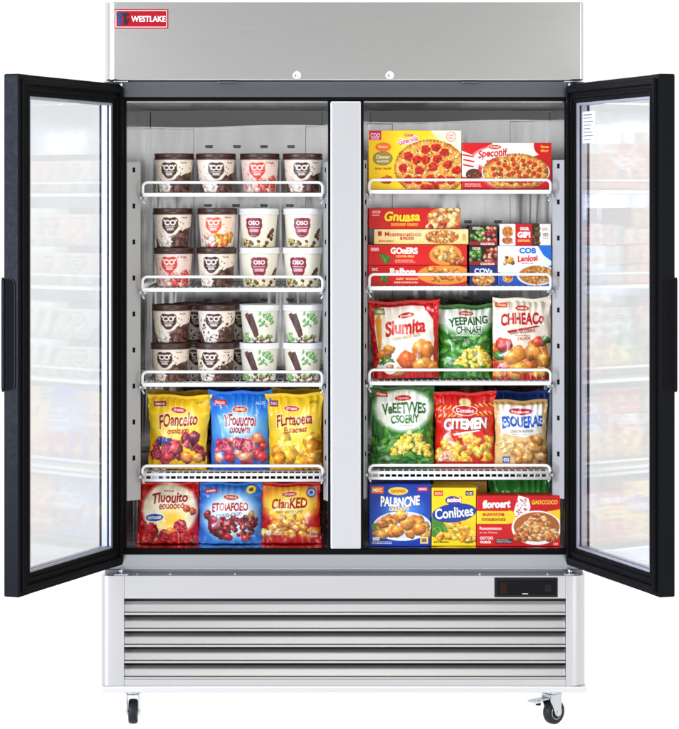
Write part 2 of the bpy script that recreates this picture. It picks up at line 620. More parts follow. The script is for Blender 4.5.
def shelf(px0, px1, bar, rail, double):
    x0, x1 = X(px0, YS), X(px1, YS)
    z = Z(bar, YS)
    s = empty('shelf', ((x0 + x1) / 2, YS, z), 0, fridge)
    inv = Matrix.Translation(-Vector(s.location))
    b = MB()
    r = 0.0024
    if double:
        b.tube([(x0, YS, z - 0.006), (x1, YS, z - 0.006)], 0.0050, 'wire', 8, inv)
        b.tube([(x0, YS, z - 0.0225), (x1, YS, z - 0.0225)], 0.0045, 'wire', 8, inv)
    else:
        b.box(x0, x1, YS - 0.003, YS + 0.004, z - 0.0125, z - 0.001, 'wire', 0.003, 2, mtx=inv)
    nW = 29
    for i in range(nW):
        xx = x0 + (x1 - x0) * (i + 0.5) / nW
        pts = [(xx, 0.62, z - r), (xx, YS + 0.010, z - r), (xx, YS + 0.003, z - 0.006)]
        if double:
            pts.append((xx, YS + 0.003, z - 0.022))
        b.tube(pts, r, 'wire', 6, inv)
    for yy in (0.22, 0.36, 0.50, 0.62):
        b.tube([(x0, yy, z - 3 * r - 0.001), (x1, yy, z - 3 * r - 0.001)], 0.0035, 'wire', 6, inv)
    for xx in (x0 + 0.002, x1 - 0.002):
        b.tube([(xx, YS, z - 0.006), (xx, 0.62, z - 0.006)], 0.0035, 'wire', 6, inv)
    o = b.build('wire_deck', s)
    # raised guard rail with rounded ends
    zr = Z(rail, YS) - 0.004
    pts = [(x0 + 0.001, YS, z - 0.004)]
    rr = 0.014
    pts.append((x0 + 0.001, YS, zr - rr))
    for i in range(1, 6):
        a = math.pi - math.pi / 2 * i / 6
        pts.append((x0 + 0.001 + rr + rr * math.cos(a), YS, zr - rr + rr * math.sin(a)))
    pts.append((x0 + 0.001 + rr, YS, zr))
    pts.append((x1 - 0.001 - rr, YS, zr))
    for i in range(1, 6):
        a = math.pi / 2 - math.pi / 2 * i / 6
        pts.append((x1 - 0.001 - rr + rr * math.cos(a), YS, zr - rr + rr * math.sin(a)))
    pts.append((x1 - 0.001, YS, zr - rr))
    pts.append((x1 - 0.001, YS, z - 0.004))
    b = MB()
    b.tube(pts, 0.0042, 'wire', 8, inv)
    b.build('guard_rail', s)
    for xx, sg in ((x0, 1), (x1, -1)):
        b = MB()
        b.tube([(xx, YS + 0.02, z - 0.010), (xx, YS + 0.012, z - 0.024), (xx + sg * 0.006, YS + 0.008, z - 0.034)], 0.003, 'zinc', 6, inv)
        b.box(xx - 0.010, xx + 0.010, YS + 0.022, YS + 0.05, z - 0.020, z - 0.012, 'zinc', mtx=inv)
        b.build('shelf_clip', s)
    return z


ZL = [shelf(142.5, 323, 192.5, 181, False), shelf(142, 323, 287.5, 275.5, False),
      shelf(142, 322.5, 382.5, 370.5, False), shelf(142, 323, 472.5, 464.5, True)]
ZR = [shelf(368.8, 551, 189.5, 178.5, False), shelf(369, 551, 286, 273, False),
      shelf(369, 551, 381, 368.5, False), shelf(369, 550.5, 470.5, 464, True)]
ZFLOOR = zb

# base with louvres --------------------------------------------------
zb0, zb1 = Z(686), Z(576)
b = MB()
b.prism(corner(X(101), X(124), 0.0, 0.10, 0.022, 0.0015), 'z', zb0, zb1, 'base_steel')
b.prism(corner(X(566), X(586), 0.0, 0.10, 0.0015, 0.040), 'z', zb0, zb1, 'base_steel')
b.box(X(124) + 0.0006, X(566) - 0.0006, 0.0012, 0.06, Z(598.5), zb1, 'base_steel')
b.box(X(124) + 0.0006, X(566) - 0.0006, 0.0012, 0.06, zb0, Z(679.5), 'base_steel')
b.box(X(101), X(101) + 0.02, 0.1005, 0.80, zb0, zb1, 'base_steel')
b.box(X(586) - 0.02, X(586), 0.1005, 0.80, zb0, zb1, 'base_steel')
b.box(X(101) + 0.021, X(586) - 0.021, 0.0605, 0.78, zb1 - 0.006, zb1 - 0.0001, 'base_steel')
b.box(X(101) + 0.021, X(586) - 0.021, 0.78, 0.80, zb0, zb1 - 0.008, 'base_steel')
b.build('base_cabinet', fridge, origin=(0, 0.4, zb0), autosmooth=35)
b = MB()
b.box(X(124), X(566), 0.055, 0.059, Z(679.3), Z(598.7), 'void')
b.build('condenser_screen', fridge, origin=(0, 0.047, Z(679)))
b = MB()
b.box(X(101.5), X(587), -0.004, 0.80, Z(692.3), Z(686.2), 'galv', 0.003)
b.build('bottom_lip', fridge, origin=(0, 0.4, Z(692)))
b = MB()
for i in range(5):
    ya, yb_ = 600.0 + 16.05 * i, 615.2 + 16.05 * i
    zt_, zl = Z(ya + 2.6), Z(yb_)
    # leaning blade, rolled lower lip
    b.prism([(0.026, zt_), (0.0075, zl + 0.009), (0.0025, zl + 0.006), (0.0005, zl + 0.001), (0.003, zl), (0.009, zl),
             (0.009, zl + 0.0015), (0.0065, zl + 0.004), (0.0095, zl + 0.0085), (0.0275, zt_)], 'x', X(124.3), X(565.7), 'slat_steel')
b.build('louvre_grille', fridge, origin=(0, 0.015, Z(679)))
# control panel
b = MB()
b.box(X(494.5), X(557.8), -0.004, 0.001, Z(597.2), Z(577.6), 'black_matt', 0.0015)
cp = b.build('control_panel', fridge, origin=(X(526), 0, Z(587)))


def sub(parent, mb, name, origin):
    o = mb.build(name, None, origin=origin)
    o.parent = parent
    o.location = Vector(origin) - Vector(parent.location)
    return o


b = MB(); b.box(X(497), X(555.5), -0.0052, -0.0042, Z(594.8), Z(580.2), 'black_gloss', 0.0004)
sub(cp, b, 'panel_window', (X(526), -0.005, Z(587)))
b = MB(); b.box(X(500), X(507), -0.0062, -0.0054, Z(593.2), Z(582.5), 'display_red')
sub(cp, b, 'display', (X(503), -0.006, Z(588)))
b = MB(); b.box(X(545), X(551), -0.0060, -0.0054, Z(591.5), Z(584.5), 'black_matt')
sub(cp, b, 'control_button', (X(548), -0.006, Z(588)))
b = MB(); b.box(X(522), X(528), -0.0058, -0.0054, Z(594.0), Z(593.0), 'zinc')
sub(cp, b, 'control_mark', (X(525), -0.006, Z(593)))

# screws and hinge plates on the ledge of the base and under the header
for px in (137, 170, 235, 480, 548):
    b = MB()
    b.lathe([(0.0042, 0), (0.004, 0.0018), (0.002, 0.0032), (0, 0.0035)], 'zinc', 12, Matrix.Translation((X(px, 0.03), 0.03, zb1)))
    b.build('screw', fridge, origin=(X(px, 0.03), 0.03, zb1))
for px, sg in ((120, -1), (571, 1)):
    for zz, d in ((zb1, 1), (Z(80.6), -1)):
        b = MB()
        b.box(X(px) - 0.018, X(px) + 0.022, 0.006, 0.055, zz, zz + d * 0.004, 'zinc', 0.0015)
        b.lathe([(0.006, 0), (0.006, 0.009), (0.003, 0.011), (0, 0.011)], 'chrome', 14,
                Matrix.Translation((X(px), 0.03, zz + (0.004 if d > 0 else -0.015))))
        b.build('hinge', fridge, origin=(X(px), 0.03, zz))
for p0, p1 in ((218, 237), (462, 480)):
    b = MB()
    b.box(X(p0, 0.03), X(p1, 0.03), 0.03, 0.05, Z(80.6) - 0.006, Z(80.6) - 0.0005, 'dark_steel', 0.0015)
    b.build('closer_bracket', fridge, origin=(X(p0), 0.03, Z(80.6)))

# locks on the header
for px in (297, 390):
    b = MB()
    m_ = Matrix.Translation((X(px), 0.0, Z(75.3))) @ Matrix.Rotation(math.radians(90), 4, 'X')
    b.lathe([(0.0125, 0), (0.0125, 0.003), (0.0105, 0.0055), (0.0075, 0.0058), (0.0072, 0.0045), (0, 0.0045)], 'lock_face', 28, m_)
    lk = b.build('door_lock', fridge, origin=(X(px), 0, Z(75.3)))
    b = MB()
    b.box(X(px) - 0.0030, X(px) + 0.0034, -0.0056, -0.0035, Z(75.3) - 0.0008, Z(75.3) + 0.0008, 'zinc')
    b.box(X(px) - 0.0036, X(px) - 0.0022, -0.0054, -0.0036, Z(75.3) - 0.0028, Z(75.3) + 0.0022, 'void')
    sub(lk, b, 'keyhole', (X(px), -0.004, Z(75.3)))

# ------------------------------------------------------------------ lettering as meshes and rasters
_tc = {}


def text_tris(s, bold=0.0, spacing=1.0):
    key = (s, bold, spacing)
    if key in _tc:
        return _tc[key]
    cu = bpy.data.curves.new('lettering', 'FONT')
    cu.body = s
    cu.offset = bold
    cu.space_character = spacing
    cu.resolution_u = 3
    o = bpy.data.objects.new('lettering', cu)
    COL.objects.link(o)
    dg = bpy.context.evaluated_depsgraph_get()
    me = o.evaluated_get(dg).to_mesh()
    me.calc_loop_triangles()
    v = np.array([q.co[:2] for q in me.vertices], float).reshape(-1, 2)
    t = np.array([q.vertices[:] for q in me.loop_triangles], int).reshape(-1, 3)
    o.evaluated_get(dg).to_mesh_clear()
    bpy.data.objects.remove(o)
    bpy.data.curves.remove(cu)
    _tc[key] = (v, t)
    return v, t


# brand badge
b = MB()
bx0, bx1, bz0, bz1 = X(114.6), X(168.2), Z(28.6), Z(9.2)
b.box(bx0, bx1, -0.003, 0.001, bz0, bz1, 'badge_red', 0.0012)
bd = b.build('brand_badge', fridge, origin=((bx0 + bx1) / 2, 0, (bz0 + bz1) / 2))
b = MB()
i0, i1, j0, j1, w = bx0 + 0.003, bx1 - 0.003, bz0 + 0.003, bz1 - 0.003, 0.0022
b.box(i0, i1, -0.0042, -0.003, j1 - w, j1, 'badge_pink'); b.box(i0, i1, -0.0042, -0.003, j0, j0 + w, 'badge_pink')
b.box(i0, i0 + w, -0.0041, -0.003, j0 + w, j1 - w, 'badge_pink'); b.box(i1 - w, i1, -0.0041, -0.003, j0 + w, j1 - w, 'badge_pink')
sub(bd, b, 'badge_border', ((bx0 + bx1) / 2, -0.003, (bz0 + bz1) / 2))
b = MB()
# the monogram: a blue "t" whose crossbar runs into a navy "T"
cz = Z(18.6)
b.box(X(118.5), X(121.8), -0.0046, -0.0031, Z(26), Z(11.5), 'badge_blue', 0.0004)
b.box(X(116.3), X(124.5), -0.0044, -0.0031, Z(15.5), Z(13.2), 'badge_blue')
b.box(X(117.0), X(119.0), -0.0043, -0.0031, Z(22), Z(15.4), 'badge_blue')
b.box(X(122.6), X(128.8), -0.0047, -0.0031, Z(15.8), Z(13.0), 'badge_navy')
b.prism([(X(123.8), Z(15.5)), (X(126.6), Z(15.5)), (X(126.6), Z(21)), (X(129), Z(18)), (X(129.4), Z(20.5)), (X(126.8), Z(25)), (X(123.8), Z(25))], 'y', -0.0045, -0.0031, 'badge_navy')
sub(bd, b, 'monogram', (X(122), -0.003, cz))


def mesh_text(s, px0, px1, py0, py1, y, th, m, bold, name, parent):
    v, t = text_tris(s, bold)
    mn, mx = v.min(0), v.max(0)
    x = X(px0) + (v[:, 0] - mn[0]) / (mx[0] - mn[0]) * (X(px1) - X(px0))
    z = Z(py1) + (v[:, 1] - mn[1]) / (mx[1] - mn[1]) * (Z(py0) - Z(py1))
    bm = bmesh.new()
    vs = [bm.verts.new((a, y, c)) for a, c in zip(x, z)]
    for q in t:
        try:
            bm.faces.new([vs[i] for i in q])
        except ValueError:
            pass
    r = bmesh.ops.extrude_face_region(bm, geom=bm.faces[:])
    bmesh.ops.translate(bm, vec=(0, th, 0), verts=[e for e in r['geom'] if isinstance(e, bmesh.types.BMVert)])
    bmesh.ops.recalc_face_normals(bm, faces=bm.faces)
    mb = MB(); mb.bm.free(); mb.bm = bm; mb.mats = [m]
    return sub(parent, mb, name, ((X(px0) + X(px1)) / 2, y, (Z(py0) + Z(py1)) / 2))


mesh_text('WESTLAKE', 131.3, 165.6, 16.0, 22.0, -0.0045, 0.0014, 'badge_white', 0.028, 'lettering', bd)

# ------------------------------------------------------------------ doors


def door(px_h, px_o, sg, label):
    """sg = +1: hinged on the left; local x runs from the hinge to the free edge, local y*sg towards the inner face"""
    hy = 0.05
    H = Vector((X(px_h, hy), hy))
    oy = -0.53
    O = Vector((X(px_o, oy), oy))
    W = (O - H).length
    ang = math.atan2((O - H).y, (O - H).x)
    z0, z1 = Z(565.2, hy), Z(84, hy)
    Hh = z1 - z0
    T = 0.046
    st, rl = 0.060, 0.058

    def Y(a, c):                       # a..c measured from the inner face outwards (0 = inner face)
        p, q = -sg * a, -sg * c
        return (min(p, q), max(p, q))
    b = MB()
    ya, yb_ = Y(0, T)
    bv = 0.004
    b.box(0, st, ya, yb_, 0, Hh, 'black_paint', bv)
    b.box(W - st, W, ya, yb_, 0, Hh, 'black_paint', bv)
    b.box(st - 0.004, W - st + 0.004, *Y(0.0006, T - 0.0006), 0.0006, rl, 'black_paint', bv)
    b.box(st - 0.004, W - st + 0.004, *Y(0.0006, T - 0.0006), Hh - rl, Hh - 0.0006, 'black_paint', bv)
    d = b.build('door', fridge, loc=(H.x, H.y, z0), rotz=ang)
    d['label'] = label

    def child(mb, name):
        o = mb.build(name)
        o.parent = d
        return o
    # soft gasket all round the inner face: two ribs
    b = MB()
    gp = 0.0025
    yb2 = Y(-0.0012, 0.0002)
    b.box(gp, st - 0.002, *yb2, gp, Hh - gp, 'rubber')
    b.box(W - st + 0.002, W - gp - 0.002, *yb2, gp, Hh - gp, 'rubber')
    b.box(st - 0.002, W - st + 0.002, *yb2, gp, rl - 0.002, 'rubber')
    b.box(st - 0.002, W - st + 0.002, *yb2, Hh - rl + 0.002, Hh - gp, 'rubber')
    for (off, wd, hgt) in ((0.012, 0.016, 0.010), (0.036, 0.010, 0.006)):
        y_ = Y(-hgt, 0.0005)
        b.box(off, off + wd, *y_, off, Hh - off, 'rubber', 0.003)
        b.box(W - off - wd, W - off, *y_, off, Hh - off, 'rubber', 0.003)
        b.box(off + wd - 0.003, W - off - wd + 0.003, *Y(-hgt + 0.0006, 0.0005), off, off + wd, 'rubber', 0.003)
        b.box(off + wd - 0.003, W - off - wd + 0.003, *Y(-hgt + 0.0006, 0.0005), Hh - off - wd, Hh - off, 'rubber', 0.003)
    child(b, 'gasket')
    # aluminium trim and spacer between the panes
    b = MB()
    for (a0, a1, ins) in ((0.003, 0.0088, 0.010), (0.0152, 0.032, 0.010)):
        y_ = Y(a0, a1)
        b.box(st - 0.001, st + ins, *y_, rl, Hh - rl, 'spacer')
        b.box(W - st - ins, W - st + 0.001, *y_, rl, Hh - rl, 'spacer')
        b.box(st + ins, W - st - ins, *y_, rl - 0.001, rl + ins * 0.6, 'spacer')
        b.box(st + ins, W - st - ins, *y_, Hh - rl - ins * 0.6, Hh - rl + 0.001, 'spacer')
    child(b, 'pane_spacer')
    for a0 in (0.010, 0.033):
        b = MB()
        b.box(st - 0.003, W - st + 0.003, *Y(a0, a0 + 0.004), rl - 0.003, Hh - rl + 0.003, 'glass')
        child(b, 'glass_pane')
    # pull recess in the free edge
    za, zb_ = Z(391, oy) - z0, Z(279, oy) - z0
    b = MB()
    e = W
    rim = 0.0035
    y_out = T + 0.004
    n = 8
    rad = 0.016
    # outline in (thickness, z): open towards the outside face, rounded towards the inside face
    def rr(i_off, grow):
        p = []
        a_in = 0.014 - grow
        lo, hi = za - grow, zb_ + grow
        r = rad + grow
        p.append((y_out, lo))
        for i in range(n + 1):
            a = math.pi / 2 * i / n
            p.append((a_in + r - r * math.sin(a), lo + r - r * math.cos(a)))
        for i in range(n + 1):
            a = math.pi / 2 * i / n
            p.append((a_in + r - r * math.cos(a), hi - r + r * math.sin(a)))
        p.append((y_out, hi))
        return [(-sg * q[0], q[1]) for q in p]
    b.prism(rr(0, rim), 'x', e - 0.001, e + 0.003, 'black_paint')
    b.prism(rr(0, 0), 'x', e + 0.0005, e + 0.0036, 'hole')
    yl = Y(T - 0.006, y_out + 0.0005)
    b.box(e - 0.004, e + 0.007, *yl, za + 0.002, zb_ - 0.002, 'black_paint', 0.003)
    child(b, 'handle')
    if sg < 0:                         # small data sticker on the inner pane
        b = MB()
        sx0, sx1, sz0, sz1 = st + 0.030, st + 0.115, Hh - rl - 0.115, Hh - rl - 0.025
        b.box(sx0, sx1, *Y(0.0094, 0.0099), sz0, sz1, 'paper')
        for i in range(8):
            zz = sz1 - 0.008 - i * 0.010
            ln = 0.8 if i == 0 else 0.62 + 0.3 * math.sin(i * 2.3) ** 2
            b.box(sx0 + 0.006, sx0 + 0.006 + (sx1 - sx0 - 0.012) * ln, *Y(0.0089, 0.0094), zz - (0.003 if i == 0 else 0.0018), zz, 'ink')
        child(b, 'sticker')
    return d


door(122.5, 19, +1, 'left glass door swung open, steel-blue sheen on its black edge')
door(567, 659.5, -1, 'right glass door swung open, deep black edge and small data sticker')

# ------------------------------------------------------------------ casters


def caster(px, y, rot, brake, label=None):
    top = Z(692.5)
    c = empty('caster', (X(px, y), y, 0), rot, fridge)
    if label: c['label'] = label
    R = 0.036
    w = 0.013
    b = MB()
    b.box(-0.038, 0.038, -0.034, 0.034, top - 0.005, top - 0.0005, 'zinc', 0.0015)
    b.lathe([(0.024, top - 0.016), (0.026, top - 0.012), (0.026, top - 0.008), (0.022, top - 0.0055)], 'zinc', 24)
    for sx in (-0.025, 0.025):
        b.lathe([(0.005, top - 0.010), (0.005, top - 0.0055)], 'chrome', 10, Matrix.Translation((sx, 0.022, 0)))
    b.build('mounting_plate', c)
    b = MB()
    # wheel axle lies along local x; the fork trails a little in y
    off = 0.012
    for s in (-1, 1):
        xx = s * (w + 0.004)
        b.prism([(-0.020, top - 0.018), (0.026, top - 0.018), (off + 0.012, R - 0.006), (off, R - 0.013), (off - 0.012, R - 0.006), (-0.020, top - 0.034)],
                'x', xx - 0.0014, xx + 0.0014, 'zinc')
    b.box(-w - 0.0054, w + 0.0054, -0.021, 0.026, top - 0.0205, top - 0.0165, 'zinc', 0.001)
    b.build('fork', c)
    b = MB()
    m_ = Matrix.Translation((0, off, R)) @ Matrix.Rotation(math.radians(90), 4, 'Y')
    b.lathe([(0.020, -w + 0.001), (R - 0.004, -w), (R - 0.001, -w + 0.004), (R, 0), (R - 0.001, w - 0.004), (R - 0.004, w), (0.020, w - 0.001)], 'tyre', 40, m_)
    wh = b.build('wheel', c)
    b = MB()
    b.lathe([(0.0, -w - 0.001), (0.008, -w - 0.001), (0.009, -w + 0.003), (0.0195, -w + 0.002), (0.021, -w - 0.0005), (0.0215, -w + 0.002), (0.0215, w - 0.002), (0.021, w + 0.0005), (0.0195, w - 0.002), (0.009, w - 0.003), (0.008, w + 0.001), (0, w + 0.001)], 'zinc', 28, m_)
    b.tube([(-w - 0.009, off, R), (w + 0.009, off, R)], 0.004, 'chrome', 8)
    h = b.build('hub'); h.parent = wh
    if brake:
        b = MB()
        b.box(-0.014, 0.014, -0.072, -0.015, top - 0.030, top - 0.026, 'zinc', 0.001)
        b.box(-0.018, 0.018, -0.082, -0.062, top - 0.034, top - 0.027, 'zinc', 0.002)
        b.box(-0.006, 0.006, -0.060, -0.050, top - 0.044, top - 0.030, 'black_matt', 0.001)
        b.build('brake_pedal', c)
    return c


caster(133, 0.075, math.radians(2), False)
caster(551, 0.075, math.radians(-46), True, 'swivelled caster with a foot brake')
caster(133, 0.70, math.radians(8), False)
caster(551, 0.70, math.radians(-20), False)

# ------------------------------------------------------------------ printing: pictures painted by code into colour attributes
S = 5               # paint samples per photo pixel
SUB = 2             # averaged down to S / SUB vertices per photo pixel
rng = np.random.default_rng(11)


class Art:
    def __init__(self, w, h, bg):
        self.w, self.h = w, h
        self.nx, self.ny = int(round(w * S)), int(round(h * S))
        self.nx -= self.nx % SUB; self.ny -= self.ny % SUB
        self.a = np.empty((self.ny, self.nx, 3)); self.a[:] = bg
        yy, xx = np.mgrid[0:self.ny, 0:self.nx]
        self.xx, self.yy = (xx + 0.5) / self.nx * w, (yy + 0.5) / self.ny * h

    def put(self, mask, col, al=1.0):
        m = mask[..., None] * al
        self.a = self.a * (1 - m) + np.array(col) * m

    def rect(self, x0, y0, x1, y1, col, al=1.0):
        self.put(((self.xx >= x0) & (self.xx < x1) & (self.yy >= y0) & (self.yy < y1)).astype(float), col, al)

    def ell(self, cx, cy, rx, ry, col, rot=0.0, soft=0.0, al=1.0):
        c, s = math.cos(rot), math.sin(rot)
        u = ((self.xx - cx) * c + (self.yy - cy) * s) / rx
        v = (-(self.xx - cx) * s + (self.yy - cy) * c) / ry
        q = np.sqrt(u * u + v * v)
        m = np.clip((1 - q) / soft, 0, 1) if soft else (q <= 1).astype(float)
        self.put(m, col, al)

    def poly(self, pts, col, al=1.0):
        m = np.zeros(self.xx.shape, bool)
        n = len(pts)
        for i in range(n):
            (x0, y0), (x1, y1) = pts[i], pts[(i + 1) % n]
            if y0 == y1: continue
            c = ((self.yy >= y0) != (self.yy >= y1)) & (self.xx < x0 + (self.yy - y0) / (y1 - y0) * (x1 - x0))
            m ^= c
        self.put(m.astype(float), col, al)

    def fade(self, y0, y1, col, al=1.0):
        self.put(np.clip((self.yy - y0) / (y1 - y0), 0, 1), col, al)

    def blob(self, cx, cy, rx, ry, col, rot=0.0, gloss=0.25, rough=0.06, rim=0.40):
        """one piece of food as it is pictured on the pack"""
        x0, x1 = [int(np.clip((cx + d * (max(rx, ry) + 1)) * S, 0, self.nx)) for d in (-1, 1)]
        y0, y1 = [int(np.clip((cy + d * (max(rx, ry) + 1)) * S, 0, self.ny)) for d in (-1, 1)]
        if x1 <= x0 or y1 <= y0: return
        xx, yy = self.xx[y0:y1, x0:x1], self.yy[y0:y1, x0:x1]
        c, s = math.cos(rot), math.sin(rot)
        u = ((xx - cx) * c + (yy - cy) * s) / rx
        v = (-(xx - cx) * s + (yy - cy) * c) / ry
        th = np.arctan2(v, u)
        ph = rng.uniform(0, 6.28, 3)
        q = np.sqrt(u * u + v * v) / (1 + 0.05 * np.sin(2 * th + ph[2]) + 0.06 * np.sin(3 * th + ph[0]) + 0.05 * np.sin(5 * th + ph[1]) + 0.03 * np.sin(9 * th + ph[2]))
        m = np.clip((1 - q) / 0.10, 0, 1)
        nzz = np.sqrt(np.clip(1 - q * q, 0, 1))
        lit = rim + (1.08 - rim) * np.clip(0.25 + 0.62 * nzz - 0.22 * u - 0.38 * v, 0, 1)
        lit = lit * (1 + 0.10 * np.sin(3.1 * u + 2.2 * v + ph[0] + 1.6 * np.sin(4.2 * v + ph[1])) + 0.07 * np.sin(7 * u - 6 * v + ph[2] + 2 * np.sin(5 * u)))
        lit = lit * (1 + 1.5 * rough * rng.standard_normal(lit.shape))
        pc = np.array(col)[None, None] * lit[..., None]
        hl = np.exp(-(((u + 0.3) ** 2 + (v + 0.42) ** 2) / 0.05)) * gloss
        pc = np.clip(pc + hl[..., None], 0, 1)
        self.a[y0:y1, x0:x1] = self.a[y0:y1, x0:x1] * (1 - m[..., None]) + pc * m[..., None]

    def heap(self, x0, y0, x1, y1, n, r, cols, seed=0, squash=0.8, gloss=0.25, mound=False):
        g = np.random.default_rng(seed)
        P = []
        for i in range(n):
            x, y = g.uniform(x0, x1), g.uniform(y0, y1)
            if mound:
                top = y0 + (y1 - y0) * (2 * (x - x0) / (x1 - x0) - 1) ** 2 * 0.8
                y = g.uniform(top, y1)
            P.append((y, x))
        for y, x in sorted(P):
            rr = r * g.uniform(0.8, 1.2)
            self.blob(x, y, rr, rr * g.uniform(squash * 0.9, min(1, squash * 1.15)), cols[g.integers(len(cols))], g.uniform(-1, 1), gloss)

    def rasp(self, cx, cy, r, col):
        self.blob(cx, cy, r, r * 0.95, [q * 0.75 for q in col], 0, 0.0)
        g = np.random.default_rng(int(cx * 31 + cy * 17))
        for k in range(int(7 + 3 * r)):
            t, q = g.uniform(0, 6.28), math.sqrt(g.uniform(0, 1)) * 0.82
            self.blob(cx + r * q * math.cos(t), cy + r * q * math.sin(t), r * 0.27, r * 0.25, [min(1, c * g.uniform(0.85, 1.15)) for c in col], t, 0.45)

    def leaf(self, cx, cy, l, w, rot, col):
        self.blob(cx, cy, l, w, col, rot, 0.12, 0.10)
        c, s = math.cos(rot), math.sin(rot)
        self.line(cx - l * 0.8 * c, cy - l * 0.8 * s, cx + l * 0.8 * c, cy + l * 0.8 * s, 0.35, [min(1, q + 0.2) for q in col])

    def line(self, x0, y0, x1, y1, w, col, al=1.0):
        dx, dy = x1 - x0, y1 - y0
        L2 = dx * dx + dy * dy
        t = np.clip(((self.xx - x0) * dx + (self.yy - y0) * dy) / L2, 0, 1)
        d = np.hypot(self.xx - x0 - t * dx, self.yy - y0 - t * dy)
        self.put((d <= w / 2).astype(float), col, al)

    def text(self, s, cx, cy, w, h, col, bold=0.015, rot=0.0, arc=0.0, slant=0.0, out=None, ob=0.05, wob=0.0):
        """w, h: width and cap-to-descender height in photo pixels"""
        if h >= 6:
            bold += 0.012; wob *= 1.15
        if out is not None:
            self._text(s, cx, cy, w, h, out, bold + ob, rot, arc, slant, bold, wob)
        self._text(s, cx, cy, w, h, col, bold, rot, arc, slant, bold, wob)

    def _text(self, s, cx, cy, w, h, col, bold, rot, arc, slant, ref, wob):
        v, t = text_tris(s, bold)
        v0, _ = text_tris(s, ref)
        mn, mx = v0.min(0), v0.max(0)
        u = (v[:, 0] - mn[0]) / (mx[0] - mn[0]) - 0.5
        q = 0.5 - (v[:, 1] - mn[1]) / (mx[1] - mn[1])
        x = u * w - slant * q * h
        y = q * h * (1 + 0.9 * wob * np.sin(u * 9)) + arc * (4 * u * u - 0.5) + wob * h * 0.45 * np.sin(u * 10 + 1)
        c, sn = math.cos(rot), math.sin(rot)
        P = np.stack([(cx + x * c - y * sn) * S, (cy + x * sn + y * c) * S], 1)
        mask = np.zeros((self.ny, self.nx))
        for tri in t:
            p = P[tri]
            x0, y0 = np.floor(p.min(0)).astype(int); x1, y1 = np.ceil(p.max(0)).astype(int) + 1
            x0, y0 = max(x0, 0), max(y0, 0); x1, y1 = min(x1, self.nx), min(y1, self.ny)
            if x1 <= x0 or y1 <= y0: continue
            gy, gx = np.mgrid[y0:y1, x0:x1]
            gx = gx + 0.5; gy = gy + 0.5
            e = [(p[(i + 1) % 3, 0] - p[i, 0]) * (gy - p[i, 1]) - (p[(i + 1) % 3, 1] - p[i, 1]) * (gx - p[i, 0]) for i in range(3)]
            ins = ((e[0] >= -1e-6) & (e[1] >= -1e-6) & (e[2] >= -1e-6)) | ((e[0] <= 1e-6) & (e[1] <= 1e-6) & (e[2] <= 1e-6))
            mask[y0:y1, x0:x1][ins] = 1
        self.put(mask, col)

    def smalls(self, x0, y0, x1, y1, rows, col, seed=0, al=0.9):
        """lines of small print too fine to read"""
        g = np.random.default_rng(seed)
        hh = (y1 - y0) / rows
        for r in range(rows):
            x = x0
            end = x1 - g.uniform(0, 0.25) * (x1 - x0)
            while x < end:
                l = g.uniform(0.8, 2.6)
                self.rect(x, y0 + r * hh + hh * 0.2, min(x + l, end), y0 + r * hh + hh * 0.72, col, al)
                x += l + 0.5

    def out(self):
        a = self.a.reshape(self.ny // SUB, SUB, self.nx // SUB, SUB, 3).mean((1, 3))
        a = np.clip(a, 0, 1)
        # ink tones as printed, turned into linear reflectance
        return np.where(a <= 0.04045, a / 12.92, ((a + 0.055) / 1.055) ** 2.4) ** 1.06 * 0.90


def paint_mesh(name, co, faces_np, extra_faces, cols, mat, smooth_n):
    me = bpy.data.meshes.new(name)
    nq = len(faces_np)
    loops = np.concatenate([faces_np.ravel(), np.array([i for f in extra_faces for i in f], dtype=np.int64)]).astype(np.int32)
    sizes = np.concatenate([np.full(nq, 4), np.array([len(f) for f in extra_faces], dtype=np.int64)]).astype(np.int32)
    starts = np.concatenate([[0], np.cumsum(sizes)[:-1]]).astype(np.int32)
    me.vertices.add(len(co)); me.loops.add(len(loops)); me.polygons.add(len(sizes))
    me.vertices.foreach_set('co', co.astype(np.float32).ravel())
    me.loops.foreach_set('vertex_index', loops)
    me.polygons.foreach_set('loop_start', starts)
    sm = np.zeros(len(sizes), dtype=bool); sm[:smooth_n] = True
    me.update(calc_edges=True)
    me.polygons.foreach_set('use_smooth', sm)
    ca = me.color_attributes.new('print', 'FLOAT_COLOR', 'POINT')
    rgba = np.ones((len(co), 4), np.float32); rgba[:, :3] = cols
    ca.data.foreach_set('color', rgba.ravel())
    me.validate(clean_customdata=False)
    me.materials.append(M[mat])
    return me


